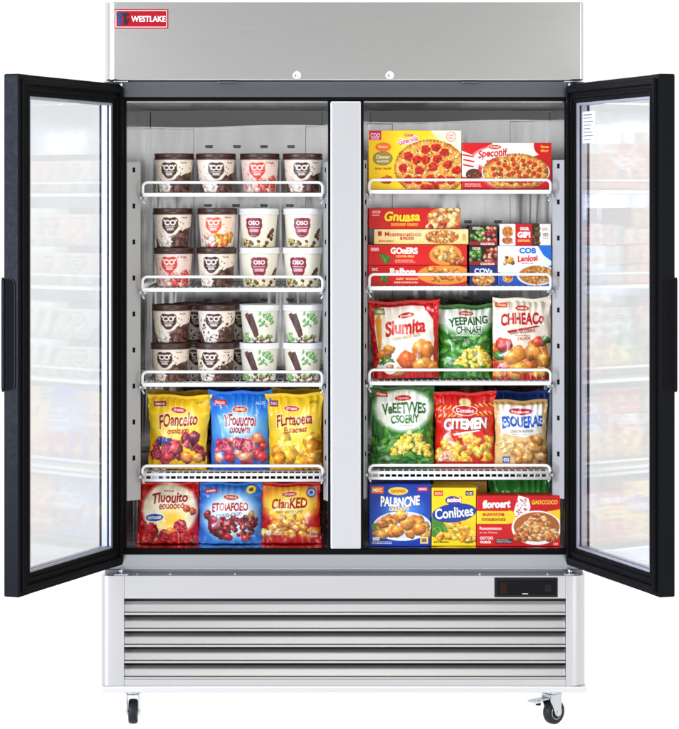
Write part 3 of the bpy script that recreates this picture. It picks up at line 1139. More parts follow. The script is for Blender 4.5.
def closed_front(name, art, fx, fy, fz, rings, mat, smooth):
    """front sheet carrying the print (functions of u, v) closed by rings behind it"""
    pic = art.out()
    ny, nx = pic.shape[:2]
    U, V = np.meshgrid(np.linspace(0, 1, nx), np.linspace(0, 1, ny))
    co = np.stack([fx(U, V), fy(U, V), fz(U, V)], -1).reshape(-1, 3)
    cols = pic.reshape(-1, 3)
    idx = np.arange(nx * ny).reshape(ny, nx)
    q = np.stack([idx[:-1, :-1], idx[1:, :-1], idx[1:, 1:], idx[:-1, 1:]], -1).reshape(-1, 4)
    nfront = len(q)
    loop = np.concatenate([idx[0, :], idx[1:, -1], idx[-1, -2::-1], idx[-2:0:-1, 0]])
    base = co[loop]; bc = cols[loop]
    prev = loop
    tot = len(co)
    qs = [q]
    for (sx, sz, yy) in rings:
        c = np.array([(base[:, 0].max() + base[:, 0].min()) / 2, 0, (base[:, 2].max() + base[:, 2].min()) / 2])
        r = base.copy()
        r[:, 0] = c[0] + (base[:, 0] - c[0]) * sx
        r[:, 2] = c[2] + (base[:, 2] - c[2]) * sz
        r[:, 1] = yy if not callable(yy) else yy(r)
        ni = np.arange(tot, tot + len(loop))
        co = np.vstack([co, r]); cols = np.vstack([cols, bc])
        tot += len(loop)
        qs.append(np.stack([prev, np.roll(prev, -1), np.roll(ni, -1), ni], -1))
        prev = ni
    return paint_mesh(name, co, np.vstack(qs), [list(prev)], cols, mat, (sum(len(x) for x in qs) if smooth else nfront))


def link(name, me, loc, rot=(0, 0, 0), parent=None):
    o = bpy.data.objects.new(name, me)
    COL.objects.link(o)
    o.location = loc
    o.rotation_euler = rot
    if parent: o.parent = parent
    return o


def carton(name, px0, py0, px1, zbase, y, depth, art, label, cat='box', rz=0.0, group=None):
    x0, x1 = X(px0, y), X(px1, y)
    w, h = x1 - x0, Z(py0, y) - zbase

    def fy(U, V):
        e = np.minimum(np.minimum(U, 1 - U) * w, np.minimum(V, 1 - V) * h)
        edge = np.clip(1 - e / 0.002, 0, 1) ** 2 * 0.0016
        return edge - 0.0018 * (np.sin(np.pi * U) * np.sin(np.pi * V))
    me = closed_front(name, art, lambda U, V: (U - 0.5) * w, fy, lambda U, V: (1 - V) * h,
                      [(1, 1, depth - 0.0015), (1 - 0.004 / w, 1 - 0.004 / h, depth)], 'card', False)
    o = link(name, me, ((x0 + x1) / 2, y, zbase + 0.0004), (0, 0, rz))
    return tag(o, label, cat, group)


def bag(name, px0, py0, px1, zbase, y, thick, art, label, lean=3.0, roll=0.0, seed=0, cat='bag', group=None, flare=0.07, gus=0.35, taper=0.10):
    x0, x1 = X(px0, y), X(px1, y)
    w, h = x1 - x0, Z(py0, y) - zbase
    g = np.random.default_rng(seed + 100)
    ph = g.uniform(0, 6.28, 12)

    def half(V):
        return 1 - flare * np.sin(np.pi * np.clip(V, 0, 1)) ** 0.8 - taper * V ** 1.2

    def fx(U, V):
        wav = 0.010 * np.sin(V * 9 + ph[0]) + 0.006 * np.sin(V * 21 + ph[1])
        return (U - 0.5) * w * (half(V) + wav * np.abs(2 * U - 1))

    def puff(U, V):
        s = np.clip(1 - np.abs(2 * U - 1) ** 2.6, 0, 1) ** 0.75
        top = np.clip((V - 0.045) / 0.42, 0, 1) ** 0.62
        bot = gus + (1 - gus) * np.clip((1 - V) / 0.25, 0, 1) ** 0.6
        return s * top * bot

    def fy(U, V):
        d = puff(U, V) * thick * 0.5
        # seams draw creases into the film
        cr = 0.0055 * np.sin(U * 46 + ph[2] + 3 * np.sin(U * 7 + ph[3])) * np.exp(-np.abs(V - 0.06) / 0.09) * (V > 0.04)
        cr += 0.0045 * np.sin(U * 38 + ph[4] + 2.5 * np.sin(U * 9)) * np.exp(-(1 - V) / 0.08)
        side = np.exp(-np.minimum(U, 1 - U) / 0.10)
        cr += 0.0050 * side * np.sin(V * 30 + ph[5] + 2 * np.sin(V * 6 + ph[6])) * np.clip(np.minimum(U, 1 - U) / 0.02, 0, 1)
        lump = 0.0042 * np.sin(U * 8 + ph[7] + 2 * np.sin(V * 5)) * np.sin(V * 9 + ph[8] + 1.5 * U) * puff(U, V)
        lump += 0.0026 * np.sin(U * 19 + 4 * V + ph[9]) * np.sin(V * 15 - 5 * U + ph[10]) * puff(U, V)
        seal = 0.0007 * np.sin(V * h / 0.0022) * (V < 0.045)
        return -(d + cr + lump + seal)

    def fz(U, V):
        zz = (1 - V) * h
        zz = zz + (V < 0.5) * (0.0022 * np.sin(U * 11 + ph[11]) + 0.004 * (np.abs(2 * U - 1) ** 3)) * (1 - 2 * V)
        return np.maximum(zz, 0.0)
    me = closed_front(name, art, fx, fy, fz,
                      [(0.985, 0.99, lambda r: 0.12 * thick * np.clip((h - r[:, 2]) / h * 2, 0, 1)),
                       (0.80, 0.90, lambda r: 0.42 * thick * np.clip((h - r[:, 2]) / h * 1.6, 0, 1)),
                       (0.45, 0.60, lambda r: 0.50 * thick * np.clip((h - r[:, 2]) / h * 2.2, 0.2, 1))], 'bagfilm', True)
    o = link(name, me, ((x0 + x1) / 2, y + thick * 0.5, zbase + 0.0006), (math.radians(-lean), math.radians(roll), 0))
    if roll:
        o.location.z += abs(math.sin(math.radians(roll))) * w * 0.5 * 0.9
    return tag(o, label, cat, group)


# ------------------------------------------------------------------ ice cream tubs
CREAM = (0.95, 0.90, 0.83)
CHOC = (0.27, 0.13, 0.10)
TW, TH = 60, 34


def tub_base(bg=CREAM, specks=(0.62, 0.45, 0.36), seed=1, n=26):
    a = Art(TW, TH, bg)
    g = np.random.default_rng(seed)
    for i in range(int(n * 1.6)):
        a.ell(g.uniform(0, TW), g.uniform(4, TH), g.uniform(0.4, 1.5), g.uniform(0.3, 0.9), specks, g.uniform(0, 3))
    return a


def badge(a, cx, cy, col, text='CO', fg=(0.96, 0.92, 0.88)):
    a.ell(cx, cy, 9.0, 7.0, col)
    a.ell(cx - 4.2, cy - 3.6, 4.6, 4.0, col); a.ell(cx + 4.2, cy - 3.6, 4.6, 4.0, col)
    a.ell(cx, cy + 4.2, 5.6, 4.6, col)
    a.text('CO', cx, cy - 2.2, 12.5, 5.6, fg, 0.05)
    a.ell(cx - 6.6, cy - 4.4, 1.2, 0.9, fg); a.ell(cx + 6.6, cy - 4.4, 1.2, 0.9, fg)
    a.line(cx - 5.0, cy + 1.9, cx + 5.0, cy + 1.9, 0.8, fg)
    a.text('ouon', cx, cy + 4.2, 7.4, 2.6, fg, 0.04)


def tub_art(kind):
    if kind in ('choc', 'choc_b'):
        a = tub_base(seed=3 if kind == 'choc' else 9, n=40)
        g = 0 if kind == 'choc' else 1
        a.heap(30, 18, 52, 35, 60, 2.4, [CHOC, (0.36, 0.19, 0.14), (0.22, 0.10, 0.08), (0.45, 0.28, 0.22)], 5 + g, 0.8, 0.2)
        a.heap(14, 23, 32, 34, 22, 3.0, [(0.93, 0.88, 0.82), (0.97, 0.93, 0.88)], 6 + g, 0.9, 0.1)
        a.poly([(30, 34), (33, 24), (38, 19), (47, 15), (60, 13), (60, 34)], CHOC, 0.75)
        a.heap(30, 18, 54, 35, 50, 2.2, [CHOC, (0.36, 0.19, 0.14), (0.22, 0.10, 0.08), (0.5, 0.33, 0.26)], 15 + g, 0.8, 0.2)
        a.poly([(0, 20), (8, 24), (14, 34), (0, 34)], CHOC, 0.8)
        if g: a.heap(8, 6, 52, 34, 46, 1.3, [CHOC, (0.5, 0.33, 0.27)], 8, 0.8, 0.1)
        a.ell(28 - g * 3, 14, 11.5, 10.5, (0.96, 0.92, 0.86), 0, 0.3); badge(a, 28 - g * 3, 11.5, CHOC)
        a.text('Vanilic', 44, 4.3, 8, 1.6, (0.35, 0.2, 0.16), 0.02)
    elif kind == 'red':
        a = tub_base(bg=(0.95, 0.86, 0.81), specks=(0.85, 0.5, 0.45), seed=4)
        a.heap(28, 18, 52, 35, 54, 2.6, [(0.86, 0.30, 0.26), (0.80, 0.22, 0.22), (0.93, 0.52, 0.46)], 6, 0.85, 0.3)
        a.heap(10, 24, 28, 34, 14, 3.6, [(0.95, 0.84, 0.80), (0.96, 0.76, 0.72)], 7, 0.9, 0.1)
        badge(a, 28, 11.5, (0.86, 0.24, 0.20))
        a.text('Roaliec', 44, 4.3, 8, 1.6, (0.35, 0.2, 0.16), 0.02)
    elif kind == 'mango':
        a = tub_base(bg=(0.96, 0.88, 0.80), specks=(0.9, 0.6, 0.45), seed=5)
        a.heap(28, 20, 52, 34, 18, 4.2, [(0.96, 0.66, 0.22), (0.95, 0.55, 0.18), (0.97, 0.76, 0.36)], 8, 0.9, 0.25)
        a.heap(9, 22, 30, 34, 14, 3.8, [(0.97, 0.87, 0.80), (0.96, 0.74, 0.66)], 9, 0.9, 0.1)
        a.heap(20, 30, 44, 35, 8, 2.4, [(0.86, 0.33, 0.25)], 3, 0.9, 0.2)
        badge(a, 28, 11.5, (0.90, 0.36, 0.26))
        a.text('Mangoic', 44, 4.3, 8, 1.6, (0.35, 0.2, 0.16), 0.02)
    elif kind == 'rasp':
        a = Art(TW, TH, (0.95, 0.93, 0.86))
        a.fade(14, 34, (0.92, 0.89, 0.74), 0.8)
        a.heap(38, 16, 52, 33, 8, 2.5, [(0.42, 0.20, 0.15), (0.30, 0.14, 0.11), (0.85, 0.70, 0.52)], 4, 0.8, 0.2)
        for i in range(6):
            a.leaf(11 + i * 2.4, 27 + (i % 3) * 2, 3.4, 1.5, -0.6 + i * 0.3, (0.62, 0.68, 0.36))
        a.heap(14, 27, 44, 34, 14, 2.2, [(0.90, 0.84, 0.62), (0.80, 0.72, 0.46), (0.45, 0.22, 0.17)], 12, 0.8, 0.2)
        c = (0.55, 0.12, 0.24)
        a.ell(29, 12, 9.2, 7.6, c); a.ell(29, 18, 7.4, 6.0, c); a.ell(24, 7.5, 4, 3, c); a.ell(34, 7.5, 4, 3, c)
        a.text('OSO', 29, 9.6, 12.5, 4.6, (0.97, 0.92, 0.92), 0.05)
        a.rect(22.5, 13.6, 35.5, 14.3, (0.95, 0.8, 0.82))
        a.text('coouo', 29, 17.2, 10.5, 3.2, (0.95, 0.80, 0.82), 0.04)
        a.text('lcoo', 29, 22, 6, 1.6, (0.9, 0.7, 0.75), 0.02)
    else:   # green tub with a chocolate bar
        a = Art(TW, TH, (0.93, 0.91, 0.86))
        a.heap(9, 24, 22, 35, 14, 2.6, [(0.42, 0.68, 0.36), (0.56, 0.78, 0.46), (0.75, 0.86, 0.62)], 3, 0.7, 0.15)
        for i in range(22):
            a.leaf(34 + (i * 7 % 17), 4 + (i * 5 % 13), 2.6, 1.2, -1.2 + (i * 1.7) % 2.6, [(0.45, 0.74, 0.38), (0.58, 0.82, 0.48), (0.36, 0.64, 0.32)][i % 3])
        a.heap(24, 27, 52, 35, 22, 2.0, [(0.55, 0.36, 0.26), (0.82, 0.68, 0.50), (0.32, 0.17, 0.12), (0.5, 0.72, 0.4)], 5, 0.8, 0.2)
        bar = [(17, 6), (26, 3.5), (31, 18), (33, 26), (28, 28.5), (24, 20)]
        a.poly(bar, (0.33, 0.19, 0.14))
        for i in range(4):
            a.line(18.5 + i * 3, 9 + i * 4.6, 25.5 + i * 2.2, 6.5 + i * 4.6, 0.7, (0.22, 0.12, 0.09))
        a.poly([(16, 5), (21, 3), (22.5, 8), (18, 9.5)], (0.45, 0.28, 0.21))
    return a


R_TOP, R_BOT = 0.0555, 0.0470        # tub radius under the lid and at the foot
TUB_H, LID_H = 0.0985, 0.0185


def tub_mesh(kind):
    pic = tub_art(kind).out()
    ny, nx = pic.shape[:2]
    half = np.concatenate([pic, pic], 1)
    n = 2 * nx
    th = (np.arange(n) + 0.5) / nx * np.pi          # 0..2pi, first half faces the front
    ang = np.pi + th                                 # front is -y: angles pi..2pi
    rows, rr, zz = [], [], []
    V = np.linspace(0, 1, ny)
    R = R_TOP + (R_BOT - R_TOP) * V
    R = np.where(V > 0.97, R - 0.002 * ((V - 0.97) / 0.03) ** 2, R)
    Zc = TUB_H * (1 - V)
    co = np.stack([R[:, None] * np.cos(ang)[None], R[:, None] * np.sin(ang)[None], np.repeat(Zc[:, None], n, 1)], -1).reshape(-1, 3)
    idx = np.arange(n * ny).reshape(ny, n)
    nxt = np.roll(idx, -1, 1)
    q = np.stack([idx[:-1], idx[1:], nxt[1:], nxt[:-1]], -1).reshape(-1, 4)
    return paint_mesh('tub', co, q, [list(idx[-1][::-1]), list(idx[0])], half.reshape(-1, 3), 'tubprint', len(q))


def lid_mesh(mat):
    b = MB()
    r = R_TOP + 0.0032
    z0 = TUB_H - 0.0035
    b.lathe([(R_TOP + 0.0002, z0 + 0.001), (r - 0.001, z0), (r + 0.0006, z0 + 0.0015), (r + 0.001, z0 + 0.004), (r - 0.0004, z0 + 0.0055), (r - 0.0002, z0 + LID_H - 0.006),
             (r + 0.0004, z0 + LID_H - 0.004), (r, z0 + LID_H - 0.001), (r - 0.002, z0 + LID_H), (r - 0.006, z0 + LID_H), (r - 0.008, z0 + LID_H - 0.0025), (0, z0 + LID_H - 0.0025)], mat, 72)
    o = b.build('lid')
    me = o.data
    bpy.data.objects.remove(o)
    return me


STACK = TUB_H - 0.0035 + LID_H       # height at which the next tub stands
lids = {'brown': lid_mesh('lid_brown'), 'white': lid_mesh('lid_white')}
protos = {}
KIND_LID = {'choc': 'brown', 'choc_b': 'brown', 'red': 'brown', 'mango': 'brown', 'rasp': 'white', 'mint': 'white'}


def tub(kind, px, y, z, label, group, turn=0.0, sc=(1, 1, 1)):
    cx = X(px, y)
    if kind not in protos:
        t = empty('ice_cream_tub', (0, 0, 0))
        body = link('tub', tub_mesh(kind), (0, 0, 0), parent=t)
        lid = link('lid', lids[KIND_LID[kind]], (0, 0, 0), parent=t)
        protos[kind] = t
    else:
        p = protos[kind]
        t = p.copy(); COL.objects.link(t)
        for ch in list(p.children):
            c = ch.copy(); COL.objects.link(c); c.parent = t
    t.location = (cx, y, z + 0.0005)
    t.rotation_euler = (0, 0, math.radians(turn))
    t.scale = sc
    tag(t, label, 'ice cream', group)
    return t


YT = 0.185
G1, G2, G3 = 'ice cream tubs on the top left shelf', 'ice cream tubs on the second left shelf', 'ice cream tubs on the third left shelf'
z = ZL[0]
s1 = (1, 1, 1)
tub('choc', 174, YT, z, 'brown-lidded cream tub with brown badge, at the left end of the top shelf', G1, -7)
tub('choc', 216, YT, z, 'brown-lidded tub with brown badge, just left of the red-badged tub on the top shelf', G1, 9)
tub('red', 259.8, YT, z, 'brown-lidded tub with red badge, the only red one on the top shelf', G1, -1)
tub('choc', 302.8, YT, z, 'brown-lidded tub with brown badge, at the right end of the top left shelf', G1, 3)
z = ZL[1]
hs = (Z(208.5, YT) - z) / (STACK * 2)
s2 = (1, 1, hs)
px2 = (173.5, 216.5, 259.5, 302.5)
for lv, names in ((0, (('red', 'brown-lidded tub with red badge, lower left corner of the second shelf'),
                       ('choc', 'brown-lidded tub with brown badge standing under the orange mango tub'),
                       ('rasp', 'white-lidded tub with raspberry badge, lower one beside the brown lids on the second shelf'),
                       ('rasp', 'white-lidded tub with raspberry badge, lower right corner of the second shelf'))),
                  (1, (('choc', 'brown-lidded tub with brown badge stacked on the red-badged tub of the second shelf'),
                       ('mango', 'brown-lidded tub with orange mango pieces on its front'),
                       ('rasp', 'white-lidded tub with raspberry badge, stacked right beside the orange mango tub'),
                       ('rasp', 'white-lidded tub with raspberry badge, upper right corner of the second shelf')))):
    for i, (k_, lb) in enumerate(names):
        tub(k_, px2[i] + (0.7 if lv else 0) * (1 if i % 2 else -1), YT + 0.004 * lv, z + lv * STACK * hs + lv * 0.0005, lb, G2, random.uniform(-13, 13), s2)
z = ZL[2]
hs = (Z(304.5, YT) - z) / (STACK * 2)
s3 = (1, 1, hs)
px3 = (170.6, 215.5, 259.5, 302.6)
for lv, names in ((0, (('choc', 'brown-lidded tub with brown badge, lower left corner of the third shelf'),
                       ('choc_b', 'brown-lidded tub with many chocolate chips, lower one beside the green tubs'),
                       ('mint', 'white-lidded green leaf tub with chocolate bar, lower one beside the brown-lidded tubs'),
                       ('mint', 'white-lidded green leaf tub with chocolate bar, lower right corner of the third shelf'))),
                  (1, (('choc', 'brown-lidded tub with brown badge, upper left corner of the third shelf'),
                       ('choc_b', 'brown-lidded tub with many chocolate chips, upper one beside the green tubs'),
                       ('mint', 'white-lidded green leaf tub with chocolate bar, upper one beside the brown-lidded tubs'),
                       ('mint', 'white-lidded green leaf tub with chocolate bar, upper right corner of the third shelf')))):
    for i, (k_, lb) in enumerate(names):
        tub(k_, px3[i] + (1.2 if lv and i < 2 else 0), YT + 0.003 * lv, z + lv * STACK * hs + lv * 0.0005, lb, G3, random.uniform(-12, 12), s3)
# second row behind the chocolate tubs of the third shelf
for px, lv, lb in ((193.5, 0, 'brown-lidded tub half hidden behind the lower two chocolate tubs of the third shelf'),
                   (193.5, 1, 'brown-lidded tub half hidden behind the upper two chocolate tubs of the third shelf'),
                   (237.5, 0, 'brown-lidded tub half hidden behind the lower chip tub and green tub'),
                   (237.5, 1, 'brown-lidded tub half hidden behind the upper chip tub and green tub')):
    tub('choc_b', px, YT + 0.125, z + lv * STACK * hs + lv * 0.0005, lb, 'back row of ice cream tubs on the third left shelf', 30, s3)

# ------------------------------------------------------------------ bags, left side
RED, DRED, YEL, BLU, WHI, GRN = (0.80, 0.08, 0.09), (0.62, 0.06, 0.10), (0.97, 0.80, 0.10), (0.10, 0.42, 0.82), (0.97, 0.96, 0.94), (0.16, 0.50, 0.14)


def logo(a, cx, cy, w=14, h=5.2, col=(0.78, 0.16, 0.12), txt='cronuo', rot=0.0):
    a.ell(cx, cy, w / 2 + 0.7, h / 2 + 0.7, (0.98, 0.9, 0.7), rot)
    a.ell(cx, cy, w / 2, h / 2, col, rot)
    a.text(txt, cx, cy, w * 0.72, h * 0.42, (0.98, 0.93, 0.9), 0.03, rot)


def tagbox(a, x, y, w, h, col, txt, rot=0.0, fg=(0.98, 0.9, 0.92)):
    c, s = math.cos(rot), math.sin(rot)
    a.poly([(x + (u * w) * c - (v * h) * s, y + (u * w) * s + (v * h) * c) for u, v in ((-.5, -.5), (.5, -.5), (.5, .5), (-.5, .5))], col)
    a.text(txt, x, y, w * 0.78, h * 0.5, fg, 0.03, rot)


PEACH, RASP, PLUM, BLUEB, CHER, GOLD = (0.95, 0.58, 0.24), (0.82, 0.20, 0.30), (0.45, 0.12, 0.22), (0.20, 0.26, 0.55), (0.52, 0.05, 0.10), (0.90, 0.62, 0.22)

# yellow mixed fruit bag
a = Art(66, 75, YEL)
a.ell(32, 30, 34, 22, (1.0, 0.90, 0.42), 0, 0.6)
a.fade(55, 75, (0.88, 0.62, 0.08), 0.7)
a.heap(2, 46, 30, 66, 14, 5.6, [RASP, (0.88, 0.30, 0.36), PLUM, BLUEB], 21, 0.85, 0.4)
a.heap(28, 40, 64, 66, 22, 5.2, [PLUM, (0.50, 0.16, 0.20), RASP, (0.62, 0.24, 0.26)], 22, 0.8, 0.35)
a.rasp(9, 60, 6.5, RASP); a.rasp(20, 55, 6.5, (0.86, 0.24, 0.34)); a.blob(31, 52, 8, 5.5, (0.90, 0.34, 0.36), -0.7, 0.4); a.blob(44, 62, 8, 5.8, PEACH, 0.2, 0.4); a.blob(22, 63, 6, 4.6, RASP, 0.3, 0.4)
a.blob(56, 63, 6, 5, (0.95, 0.70, 0.32), 0, 0.4); a.blob(13, 46, 4.2, 4, BLUEB, 0, 0.5); a.blob(52, 44, 5.5, 7.5, PLUM, 0.5, 0.35)
tagbox(a, 13, 9.5, 13, 5, (0.55, 0.08, 0.26), 'outano', 0.0)
logo(a, 33, 15, 16, 6)
a.text('FOancelto', 33, 25, 42, 13.5, DRED, 0.012, -0.10, 1.5, 0.12, (1, 0.93, 0.7), 0.05, 0.05)
a.text('cncalzuon', 33, 35.5, 24, 6, (0.70, 0.14, 0.14), 0.02, -0.08, 0, 0.1, None, 0, 0.06)
a.smalls(50, 6.5, 61, 9, 2, (0.55, 0.35, 0.1), 3)
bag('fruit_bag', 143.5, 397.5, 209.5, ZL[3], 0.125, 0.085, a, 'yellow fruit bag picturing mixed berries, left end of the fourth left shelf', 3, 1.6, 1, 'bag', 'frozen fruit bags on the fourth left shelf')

# blue fruit bag
a = Art(66, 80, (0.10, 0.47, 0.86))
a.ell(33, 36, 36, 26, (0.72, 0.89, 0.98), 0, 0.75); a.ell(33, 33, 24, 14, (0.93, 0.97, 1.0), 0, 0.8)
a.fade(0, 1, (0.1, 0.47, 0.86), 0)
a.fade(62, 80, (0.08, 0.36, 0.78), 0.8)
a.heap(8, 50, 60, 71, 30, 5.6, [(0.86, 0.26, 0.34), (0.93, 0.50, 0.46), (0.78, 0.16, 0.28), (0.96, 0.62, 0.50)], 31, 0.85, 0.45)
a.blob(53, 48, 7, 6.5, (0.95, 0.55, 0.40), 0.3, 0.4); a.rasp(16, 55, 7.5, (0.88, 0.28, 0.40)); a.rasp(33, 53, 6.5, (0.84, 0.22, 0.34)); a.rasp(46, 58, 6, (0.86, 0.26, 0.36))
a.blob(40, 66, 9, 5, (0.95, 0.66, 0.54), -0.2, 0.4); a.blob(22, 68, 7, 4.8, (0.80, 0.18, 0.28), 0.1, 0.4)
tagbox(a, 12, 11.5, 13, 6, (0.80, 0.10, 0.16), 'oucuo', 0.04)
logo(a, 33, 19, 16, 6)
a.text('YFouucroi', 33, 29.5, 36, 12.5, DRED, 0.016, 0.0, 1.2, 0.08, (0.98, 0.98, 1), 0.05, 0.05)
a.text('cuouwm', 33, 39.5, 23, 6, (0.62, 0.10, 0.16), 0.02, 0, 0, 0.1, None, 0, 0.06)
a.text('AA-25O', 54, 12, 10, 3.4, (0.9, 0.95, 1), 0.02)
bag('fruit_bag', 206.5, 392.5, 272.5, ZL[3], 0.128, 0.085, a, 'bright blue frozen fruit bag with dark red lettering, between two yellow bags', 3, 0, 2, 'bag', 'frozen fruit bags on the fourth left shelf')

# yellow mango bag
a = Art(60, 77, (0.96, 0.80, 0.12))
a.ell(32, 34, 28, 22, (1.0, 0.90, 0.45), 0, 0.7)
a.heap(6, 44, 58, 70, 20, 8.5, [(0.97, 0.70, 0.16), (0.98, 0.78, 0.25), (0.94, 0.60, 0.12)], 41, 0.85, 0.35)
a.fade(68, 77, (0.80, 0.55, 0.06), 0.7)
tagbox(a, 8, 10, 9, 6, (0.48, 0.10, 0.40), 'ouco', 0.1)
logo(a, 27, 15, 16, 5.6)
a.text('FLrtaoeta', 30, 26, 40, 12, DRED, 0.014, -0.07, 1.0, 0.1, (1, 0.94, 0.7), 0.05, 0.05)
a.text('Eunaoeuz', 31, 36, 26, 6, (0.66, 0.16, 0.10), 0.02, -0.06, 0, 0.1, None, 0, 0.05)
a.smalls(46, 8, 56, 11, 2, (0.5, 0.32, 0.1), 4)
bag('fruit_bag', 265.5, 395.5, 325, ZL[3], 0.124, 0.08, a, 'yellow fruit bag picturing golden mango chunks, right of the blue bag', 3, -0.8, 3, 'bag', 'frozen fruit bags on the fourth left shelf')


def back_bag(px0, py0, px1, zb_, y, bg, cols, seed, label, txt, fg):
    a = Art(px1 - px0, 70, bg)
    a.heap(4, 30, px1 - px0 - 4, 62, 26, 5.2, cols, seed, 0.85, 0.35)
    a.text(txt, (px1 - px0) / 2, 20, (px1 - px0) * 0.6, 9, fg, 0.02)
    return bag('frozen_food_bag', px0, py0, px1, zb_, y, 0.08, a, label, 2, 0, seed, 'bag', 'half hidden bags in the back row')


back_bag(147, 392, 212, ZL[3], 0.235, (0.80, 0.62, 0.10), [RASP, PLUM, PEACH], 51, 'olive yellow bag showing only its top edge behind the yellow berry bag', 'Fouace', DRED)
back_bag(182, 389, 240, ZL[3], 0.33, (0.08, 0.20, 0.52), [RASP, PLUM, (0.8, 0.3, 0.34)], 52, 'dark blue bag peeping out between the yellow berry bag and the blue bag', 'Rouaoi', (0.9, 0.8, 0.8))
back_bag(270, 390, 328, ZL[3], 0.235, (0.78, 0.64, 0.12), [PEACH, GOLD], 53, 'dull yellow bag whose top shows behind the mango bag', 'Fuaoto', DRED)

# floor row ----------------------------------------------------------
a = Art(61, 63, (0.78, 0.07, 0.08))
a.ell(32, 28, 30, 29, (0.98, 0.95, 0.84), 0, 0.14); a.ell(34, 38, 20, 15, (0.99, 0.80, 0.25), 0, 0.8)
a.heap(4, 42, 58, 60, 16, 5.0, [(0.76, 0.08, 0.14), (0.86, 0.16, 0.18), (0.68, 0.06, 0.10)], 61, 0.85, 0.5)
a.rasp(14, 47, 6, (0.84, 0.10, 0.16)); a.rasp(43, 45, 7, (0.80, 0.12, 0.26)); a.rasp(27, 53, 5.5, (0.82, 0.10, 0.16)); a.blob(49, 27, 4, 4, (0.88, 0.42, 0.22), 0, 0.4); a.blob(55, 30, 3.4, 4, (0.85, 0.36, 0.2), 0, 0.4)
a.blob(34, 50, 6, 4.5, (0.95, 0.50, 0.16), 0, 0.4)
a.heap(0, 55, 61, 63, 18, 5, [(0.80, 0.08, 0.10), (0.70, 0.05, 0.08)], 62, 0.6, 0.4)
a.text('Tluouito', 32, 16, 36, 10.5, DRED, 0.018, -0.05, 1.0, 0.12, None, 0, 0.06)
a.text('eouooeo', 34, 24.5, 25, 5.4, (0.66, 0.14, 0.12), 0.02, -0.05, 0, 0.1, None, 0, 0.05)
a.ell(17, 36, 10, 4.4, (0.96, 0.96, 0.98), -0.05); a.ell(17, 36, 9.2, 3.8, (0.10, 0.30, 0.66), -0.05)
a.text('corruoon', 17, 36, 14, 2.8, WHI, 0.03, -0.05)
a.smalls(26, 8.5, 38, 10.5, 1, (0.6, 0.3, 0.2), 5)
bag('fruit_bag', 137, 484.5, 198, ZFLOOR, 0.125, 0.10, a, 'red and cream fruit bag with blue oval badge, left end of the cabinet floor', 5, 0, 4, 'bag', 'frozen bags on the cabinet floor', 0.03, 0.4, -0.05)

a = Art(65, 63, (0.12, 0.42, 0.76))
a.ell(32, 34, 33, 31, (0.84, 0.93, 0.98), 0, 0.4); a.ell(33, 26, 22, 10, (0.95, 0.97, 0.98), 0, 0.7)
a.heap(10, 39, 34, 54, 9, 6.0, [CHER, (0.62, 0.16, 0.20), (0.45, 0.05, 0.10)], 71, 0.9, 0.5)
a.heap(34, 36, 58, 54, 24, 3.4, [CHER, (0.60, 0.10, 0.16), (0.40, 0.06, 0.10)], 72, 0.9, 0.5)
a.blob(30, 56, 5, 4, (0.80, 0.10, 0.14), 0, 0.5); a.blob(47, 57, 5, 4, (0.82, 0.12, 0.16), 0, 0.5); a.blob(17, 46, 6.4, 6, (0.55, 0.14, 0.20), 0, 0.5); a.blob(9, 33, 4, 5, (0.60, 0.2, 0.2), 0.4, 0.3); a.blob(53, 33, 3.4, 5, (0.72, 0.55, 0.35), 0.5, 0.2)
a.fade(56, 63, (0.30, 0.58, 0.88), 0.8)
tagbox(a, 12, 9, 13, 4.6, (0.72, 0.10, 0.14), 'aueaeo', -0.05)
logo(a, 33, 15, 15, 5)
a.text('ETOIAFOEO', 32, 25, 36, 8.5, (0.72, 0.10, 0.13), 0.022, -0.02, 0.8, 0.05, None, 0, 0.05)
a.text('cauuo-caoo', 31, 33, 26, 4.2, (0.3, 0.2, 0.3), 0.01, -0.12)
a.ell(53, 8, 5, 4, (0.96, 0.82, 0.16)); a.ell(53, 8, 2.4, 2, (0.3, 0.3, 0.1))
bag('fruit_bag', 198, 485, 262.5, ZFLOOR, 0.122, 0.10, a, 'blue and white bag of dark cherries, middle of the cabinet floor', 5, 0, 5, 'bag', 'frozen bags on the cabinet floor', 0.03, 0.4, -0.05)

a = Art(61, 63, (0.76, 0.08, 0.08))
a.ell(31, 24, 33, 21, (0.98, 0.80, 0.22), 0, 0.35); a.rect(3, 3, 58, 26, (0.98, 0.82, 0.25), 0.6); a.ell(31, 24, 24, 12, (1.0, 0.91, 0.60), 0, 0.7)
a.rect(0, 0, 61, 4.5, (0.72, 0.06, 0.08))
a.heap(4, 34, 58, 56, 44, 4.6, [(0.88, 0.60, 0.22), (0.93, 0.70, 0.32), (0.80, 0.50, 0.16), (0.95, 0.76, 0.42)], 81, 0.7, 0.3, True)
a.fade(53, 60, (0.74, 0.07, 0.08), 0.9)
logo(a, 30, 12, 15, 5)
a.text('CIanKED', 30, 21.5, 36, 10.5, DRED, 0.022, -0.03, 0.8, 0.1, None, 0, 0.05)
a.text('cao soon uon', 30, 30, 27, 3, (0.3, 0.15, 0.1), 0.01)
a.ell(52, 10.5, 5, 5, (0.30, 0.42, 0.70)); a.ell(52, 10.5, 3.4, 3.4, (0.85, 0.88, 0.95)); a.ell(52, 10.5, 2, 2, (0.3, 0.42, 0.7))
a.text('45', 9, 51, 6, 5, WHI, 0.03); a.smalls(15, 50, 24, 54, 2, WHI, 6); a.rect(50, 50, 57, 56, (0.9, 0.7, 0.6)); a.text('350', 53.5, 53, 5.5, 3, (0.6, 0.1, 0.1), 0.03)
